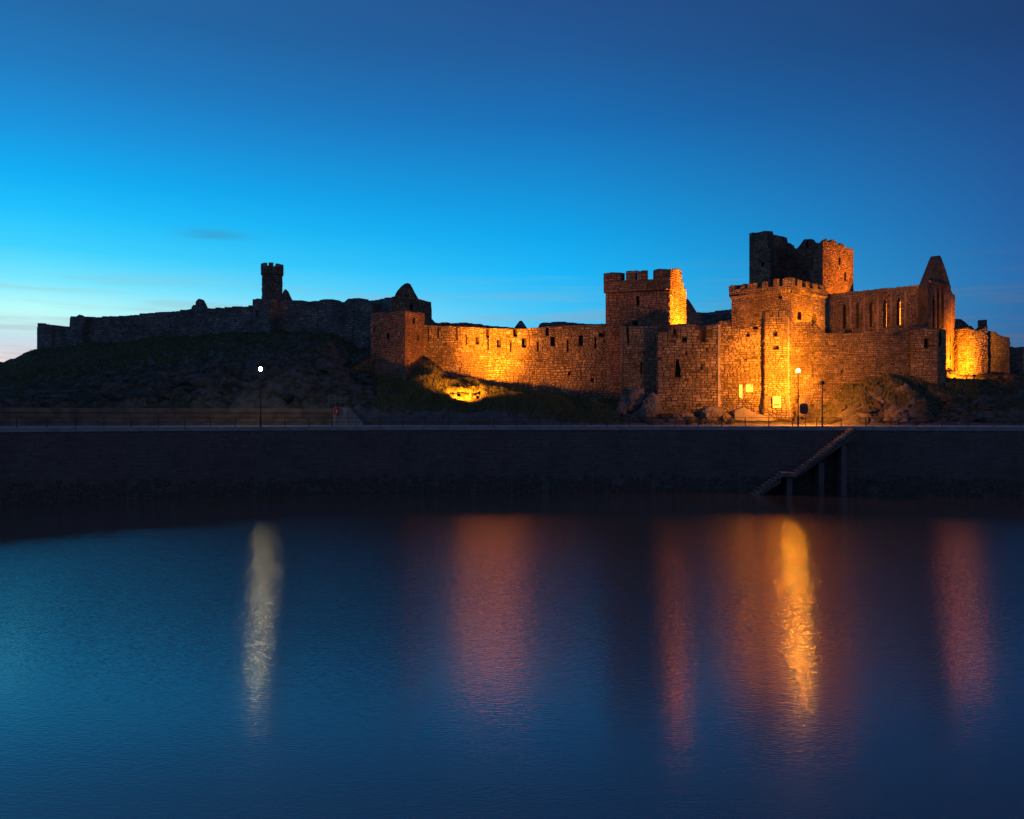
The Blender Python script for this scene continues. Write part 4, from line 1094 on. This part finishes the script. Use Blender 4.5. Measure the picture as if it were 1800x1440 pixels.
# ramp and handrail to the door
m = MB()
pts = [(1306, 702, 117.9), (1320, 711, 117.6), (1343, 719, 116.9), (1369, 731, 116.3)]
t = thing('entrance_handrail', 'dark sloping handrail on the path up to the gate', 'handrail', P3(1340, 738, 117))
for (a, b) in zip(pts, pts[1:]): m.tube(P3(*a), P3(*b), .045, n=6)
m.build('rail', 'black_metal', t)
for q in pts:
    p0 = Vector(P3(*q)); m = MB(); m.tube(p0, (p0.x, p0.y, 8.2), .035, n=6); m.build('post', 'black_metal', t)
rp = thing('entrance_ramp', 'stone ramp rising along the bay wall to the entrance', 'ramp', P3(1320, 740, 117.8))
cols_ = [(1290, 722), (1306, 716), (1320, 724), (1343, 731), (1369, 742)]
for (a, za), (b, zb) in zip(cols_, cols_[1:]):
    m = MB(); y0, y1 = 116.7, 118.5
    A = [Vector(P3(a, za, 117.2)), Vector(P3(b, zb, 117.2))]
    m.hexa([(A[0].x, y0, 8.1), (A[1].x, y0, 8.1), (A[1].x, y0, A[1].z), (A[0].x, y0, A[0].z), (A[0].x, y1, 8.1), (A[1].x, y1, 8.1), (A[1].x, y1, A[1].z), (A[0].x, y1, A[0].z)])
    m.build('slab', 'slate_stone', rp)

# round-cornered sign seen from behind
ys = YQ(1415) + 1.2; x = X(1413, ys); zs = Z(718.5, ys)
t = thing('road_sign', 'dark rounded sign on a thin post beside the amber street lamp', 'sign', (X(1415.5, ys), ys, ZQ))
m = MB(); n = 20; w, h = .52, .66; ring_ = []
for k in range(n * 2):
    a = 2 * math.pi * k / (n * 2); ca_, sa_ = math.cos(a), math.sin(a)
    ring_.append((x + w * math.copysign(abs(ca_) ** .55, ca_), zs + h * math.copysign(abs(sa_) ** .55, sa_)))
k0 = len(m.v)
for yy_ in (ys - .02, ys + .02):
    for q in ring_: m.v.append((q[0], yy_, q[1]))
nn_ = len(ring_)
m.f.append(tuple(range(nn_))); m.f.append(tuple(reversed(range(nn_, 2 * nn_))))
for k in range(nn_): m.f.append((k, k + nn_, (k + 1) % nn_ + nn_, (k + 1) % nn_))
m.build('sign_plate', 'sign_back', t)
m = MB(); m.tube((X(1415.5, ys), ys - .06, ZQ), (X(1415.5, ys), ys - .06, zs + .95), .04, n=8); m.build('post', 'grey_metal', t)
for dz in (-.3, .3):
    m = MB(); m.box((x, ys - .035, zs + dz), (.8, .03, .06)); m.build('clamp_bar', 'grey_metal', t)

# ================================================================== left: breakwater wall, lifebuoy, steps
bw = thing('breakwater_wall', 'low brown concrete wall with ledges behind the left promenade', 'wall', (X(300, 107), 107, ZQ))
pw_ = Path([(X(px, YQ(px) + PROM(px)), YQ(px) + PROM(px)) for px in (-420, -200, 0, 150, 300, 450, 530, 600)])
for (za, zb, off, nm) in ((ZQ, ZQ + .55, .9, 'lower_ledge'), (ZQ, ZQ + 1.0, .45, 'middle_ledge'), (ZQ, ZQ + 1.75, 0.0, 'wall'), (ZQ + 1.75, ZQ + 2.3, .14, 'coping')):
    m = MB()
    for i in range(len(pw_.n)):
        ua, ub = pw_.us[i], pw_.us[i + 1]; b0 = -.6 if nm != 'lower_ledge' else .45
        if nm == 'middle_ledge': b0 = 0
        m.hexa([pw_.pos(ua, off, za, i), pw_.pos(ub, off, za, i), pw_.pos(ub, off, zb, i), pw_.pos(ua, off, zb, i), pw_.pos(ua, b0, za, i), pw_.pos(ub, b0, za, i), pw_.pos(ub, b0, zb, i), pw_.pos(ua, b0, zb, i)], skip=(3, 5) if 0 < i < len(pw_.n) - 1 else ())
    m.build(nm, 'brown_concrete', bw)

yb = YQ(592) + 6.6
lb = thing('lifebuoy', 'red lifebuoy on its stand beside the little steps', 'lifebuoy', (X(592, yb), yb, ZQ))
cx, cz = X(592, yb), Z(722, yb)
m = MB(); NR, NT = 24, 8; k0 = 0
for a in range(NR):
    for b in range(NT):
        A, B = 2 * math.pi * a / NR, 2 * math.pi * b / NT
        r = .30 + .10 * math.cos(B); m.v.append((cx + r * math.cos(A), yb - .12 + .09 * math.sin(B), cz + r * math.sin(A) * 1.25))
for a in range(NR):
    for b in range(NT):
        m.f.append((a * NT + b, a * NT + (b + 1) % NT, ((a + 1) % NR) * NT + (b + 1) % NT, ((a + 1) % NR) * NT + b))
m.build('ring', 'red_plastic', lb, smooth=True)
m = MB(); m.box((cx, yb, cz), (.75, .06, .95)); m.build('back_board', 'red_plastic', lb)
m = MB(); m.box((cx - .02, yb - .17, cz - .02), (.09, .05, .42)); m.build('white_strap', 'white_paint', lb)
m = MB(); m.tube((cx, yb + .06, ZQ), (cx, yb + .06, cz + .4), .045, n=8); m.build('post', 'grey_metal', lb)

ss = thing('bank_steps', 'short flight of pale-edged steps up to a railed platform', 'stairs', (X(618, 112), 112, ZQ))
n = 9
for k in range(n):
    px = 635 - 28 * k / n; py = 743.5 - 24 * k / (n - 1); yk = YQ(620) + 5.6
    m = MB(); zt = Z(py - 2.6, yk)
    m.box((X(px - 1.5, yk), yk + 1.0, (zt + ZQ - .2) / 2), (.30, 1.8, zt - ZQ + .2)); m.build('step', 'concrete', ss)
    m = MB(); m.box((X(px - 1.5, yk), yk + .08, zt - .03), (.30, .08, .1)); m.build('nosing', 'pale_rail', ss)
zt = Z(716.5, YQ(600) + 6.6)
m = MB(); m.box((X(597, 112), 113.2, (zt + ZQ) / 2), (1.7, 2.6, zt - ZQ)); m.build('platform', 'concrete', ss)
zp = Z(713, 114.5)
fr = thing('platform_railing', 'faint pale railing on the platform above the lifebuoy', 'railing', (X(610, 115), 115, zp))
prev = None; rp_ = [(578, 713, 114), (590, 712, 114), (599, 712, 114.5), (610, 712, 115), (624, 711, 116), (636, 712, 117), (645, 713, 118)]
for q in rp_:
    a = Vector(P3(*q)); m = MB(); m.tube(a + Vector((0, 0, -.8)), a + Vector((0, 0, 1.25)), .035, n=6); m.build('post', 'pale_rail', fr)
for dz in (.35, .8, 1.22):
    m = MB()
    for qa, qb in zip(rp_, rp_[1:]): m.tube(Vector(P3(*qa)) + Vector((0, 0, dz)), Vector(P3(*qb)) + Vector((0, 0, dz)), .025, n=6)
    m.build('rail', 'pale_rail', fr)

# ================================================================== boulders
stone_mat('boulder_rock', [(.16, .13, .11), (.22, .185, .155), (.18, .15, .13)], bump=.8)
stone_mat('loose_rock', [(.065, .058, .052), (.095, .085, .075), (.078, .07, .062)], bump=.8)
BV = []
for k in range(6):
    bm = bmesh.new(); bmesh.ops.create_icosphere(bm, subdivisions=5, radius=1)
    rs = random.Random(50 + k)
    planes = [(Vector((rs.gauss(0, 1), rs.gauss(0, 1), rs.gauss(0, .8))).normalized(), rs.uniform(.5, .8)) for _ in range(13)]
    for v in bm.verts:
        c = v.co.copy()
        for nn, d in planes:
            e = c.dot(nn) - d
            if e > 0: c -= nn * e * .97
        c += v.co * (.10 * (noise.ridged_multi_fractal(v.co * 3.1 + Vector((3, k * 5, 0)), .8, 2.2, 4, 1, 2) - 1) + .12 * noise.fractal(v.co * 1.6 + Vector((k * 7, 0, 0)), .9, 2.1, 5) + .16 * (noise.ridged_multi_fractal(v.co * 1.3 + Vector((0, k * 5, 0)), .9, 2.2, 4, 1, 2) - 1))
        v.co = c
    me = bpy.data.meshes.new('boulder'); bm.to_mesh(me); bm.free(); finish(me, 'boulder_rock', True); BV.append(me)
def boulder(px, py_top, Y, wpx, hpx, label, kv, rz=0.0, tilt=0.0, dep=None):
    w = wpx / F * Y / 2; h = hpx / F * Y / 2
    o = link('boulder', BV[kv % 6]); o.location = (X(px, Y), Y, Z(py_top, Y) - h * .95)
    o.scale = (w, dep or max(w * .7, .6), h); o.rotation_euler = (0, tilt, rz)
    tag(o, label, 'boulder', 'boulders at the foot of the castle')
boulder(1112, 684, 119.0, 62, 62, 'big rounded outcrop at the foot of the gate tower', 0, .2)
boulder(1092, 702, 116.8, 34, 44, 'upright boulder on the left of the gate tower outcrop', 1, 1.0)
boulder(1143, 694, 117.6, 46, 50, 'sloping slab on the right of the gate tower outcrop', 2, .4, .25)
boulder(1128, 716, 116.2, 50, 34, 'low rock in front of the gate tower outcrop', 3, 2.0)
boulder(1206, 722, 117.0, 34, 26, 'small rock under the tapered window', 4, .6)
boulder(1190, 729, 116.4, 24, 18, 'smallest rock lying left under the tapered window', 0, 1.6)
boulder(1252, 712, 116.9, 46, 44, 'smooth lit boulder left of the entrance ramp', 5, .3, -.2)
boulder(1275, 727, 116.5, 40, 24, 'flat rock at the start of the entrance ramp', 2, 1.1)
boulder(1412, 690, 118.2, 34, 60, 'tall leaning rock against the wall behind the road sign', 1, .3, .15)
boulder(1438, 704, 117.6, 36, 56, 'dark cracked rock just left of the floodlight post foot', 3, .9)
boulder(1472, 702, 116.4, 54, 58, 'broad lit rock right of the floodlight post', 4, 1.9, .2)
boulder(1500, 716, 114.8, 60, 40, 'low wide rock behind the top of the quay stairs', 0, 2.6)
boulder(1538, 686, 116.6, 74, 70, 'large rugged rock below the receding wall', 5, .1, .15)
boulder(1590, 680, 117.4, 78, 76, 'biggest craggy rock below the right corner tower', 2, 1.4, -.1)
boulder(1562, 714, 113.8, 70, 46, 'tumbled rock in front of the large rugged rock', 1, 2.2)
boulder(1626, 700, 115.4, 60, 70, 'shadowed rock at the right end of the outcrop', 3, .5, -.25)
boulder(732, 668, 124.8, 40, 34, 'lit rock half way up the grassy mound', 4, .7, .3)
boulder(708, 690, 121.0, 46, 26, 'flat rock on the lower left of the grassy mound', 5, 1.4)
boulder(772, 672, 126.0, 30, 20, 'small rock near the top of the grassy mound', 1, .2)

# ================================================================== grass on the banks
def grass():
    rs = random.Random(12); v = []; f = []
    def tuft(px, y, hmul):
        x = X(px, y); z = ground_z(px, y)
        for b in range(4):
            a = rs.uniform(0, 6.28); h = rs.uniform(.25, .6) * hmul; w = rs.uniform(.04, .09); lean = rs.uniform(.1, .4) * h
            bx, by = x + rs.uniform(-.2, .2), y + rs.uniform(-.2, .2)
            k = len(v)
            v.extend([(bx - w, by, z - .08), (bx + w, by, z - .08), (bx + math.cos(a) * lean, by + math.sin(a) * lean, z + h)]); f.append((k, k + 1, k + 2))
    for _ in range(13000):
        px = rs.uniform(665, 1090); y = rs.uniform(113, 132); 
        _u, yw = cur.at(px)
        if px > 744 and y > yw - .3: continue
        if abs(px - 818) < 30 and 115 < y < 121: continue
        tuft(px, y, 1.0)
    for _ in range(2500):
        px = rs.uniform(1440, 1720); y = rs.uniform(114, 127); tuft(px, y, .9)
    for _ in range(3500):
        px = rs.uniform(-40, 640); y = rs.uniform(130, 180); tuft(px, y, 1.1)
    me = bpy.data.meshes.new('grass'); me.from_pydata(v, [], f); me.update()
    m, t, b = nodes_of('grass_blade'); geo = t.nodes.new('ShaderNodeNewGeometry'); r = t.nodes.new('ShaderNodeValToRGB')
    r.color_ramp.elements[0].color = (.05, .06, .018, 1); r.color_ramp.elements[1].color = (.17, .16, .06, 1)
    t.links.new(geo.outputs['Random Per Island'], r.inputs[0]); t.links.new(r.outputs[0], b.inputs['Base Color']); b.inputs['Roughness'].default_value = .8
    finish(me, 'grass_blade')
    o = link('grass', me); stuff(o); tag(o, 'rough grass growing on the castle banks', 'grass')
grass()

# ================================================================== loose rocks too many to count
def loose_rocks():
    rs = random.Random(31); v = []; f = []
    protos = []
    for k in range(8):
        bm = bmesh.new(); bmesh.ops.create_icosphere(bm, subdivisions=2, radius=1)
        pl_ = [(Vector((rs.gauss(0, 1), rs.gauss(0, 1), rs.gauss(0, .8))).normalized(), rs.uniform(.4, .75)) for _ in range(10)]
        for q in bm.verts:
            c = q.co.copy()
            for nn, d in pl_:
                e = c.dot(nn) - d
                if e > 0: c -= nn * e
            q.co = c
        protos.append(([q.co.copy() for q in bm.verts], [tuple(x.index for x in fa.verts) for fa in bm.faces])); bm.free()
    def put(px, y, sz, sink=.15):
        vs_, fs_ = rs.choice(protos); k = len(v); z = ground_z(px, y); x = X(px, y)
        M_ = Matrix.Rotation(rs.uniform(0, 6.28), 3, 'Z') @ Matrix.Rotation(rs.uniform(-.5, .5), 3, 'X')
        sx_, sy_, sz_ = sz * rs.uniform(.8, 1.6), sz * rs.uniform(.7, 1.2), sz * rs.uniform(.5, 1.1)
        for q in vs_:
            c = M_ @ Vector((q.x * sx_, q.y * sy_, q.z * sz_)); v.append((x + c.x, y + c.y, z + c.z + sz_ * sink))
        f.extend(tuple(k + i for i in fa) for fa in fs_)
    for _ in range(420):
        px = rs.uniform(1075, 1740)
        if 1285 < px < 1400: continue
        y0 = YQ(px) + PROM(px) + .4; put(px, y0 + abs(rs.gauss(0, 2.6)) if px > 1410 else min(y0 + abs(rs.gauss(0, 1.5)), 117.6), rs.choice((.25, .4, .6, .9)), -.25)
    for _ in range(300):
        px = rs.uniform(-60, 690); y0 = YQ(px) + PROM(px) + 3; put(px, y0 + abs(rs.gauss(0, 10)), rs.choice((.5, .8, 1.2, 1.7)), -.45)
    for _ in range(160):
        px = rs.uniform(680, 1080); y0 = YQ(px) + PROM(px) + .5; put(px, y0 + rs.uniform(0, 9), rs.choice((.2, .3, .45, .6)), -.2)
    me = bpy.data.meshes.new('loose_rocks'); me.from_pydata(v, [], f); me.update(); finish(me, 'loose_rock')
    o = link('loose_rocks', me); stuff(o); tag(o, 'countless loose rocks strewn over the banks below the castle', 'rocks')
loose_rocks()
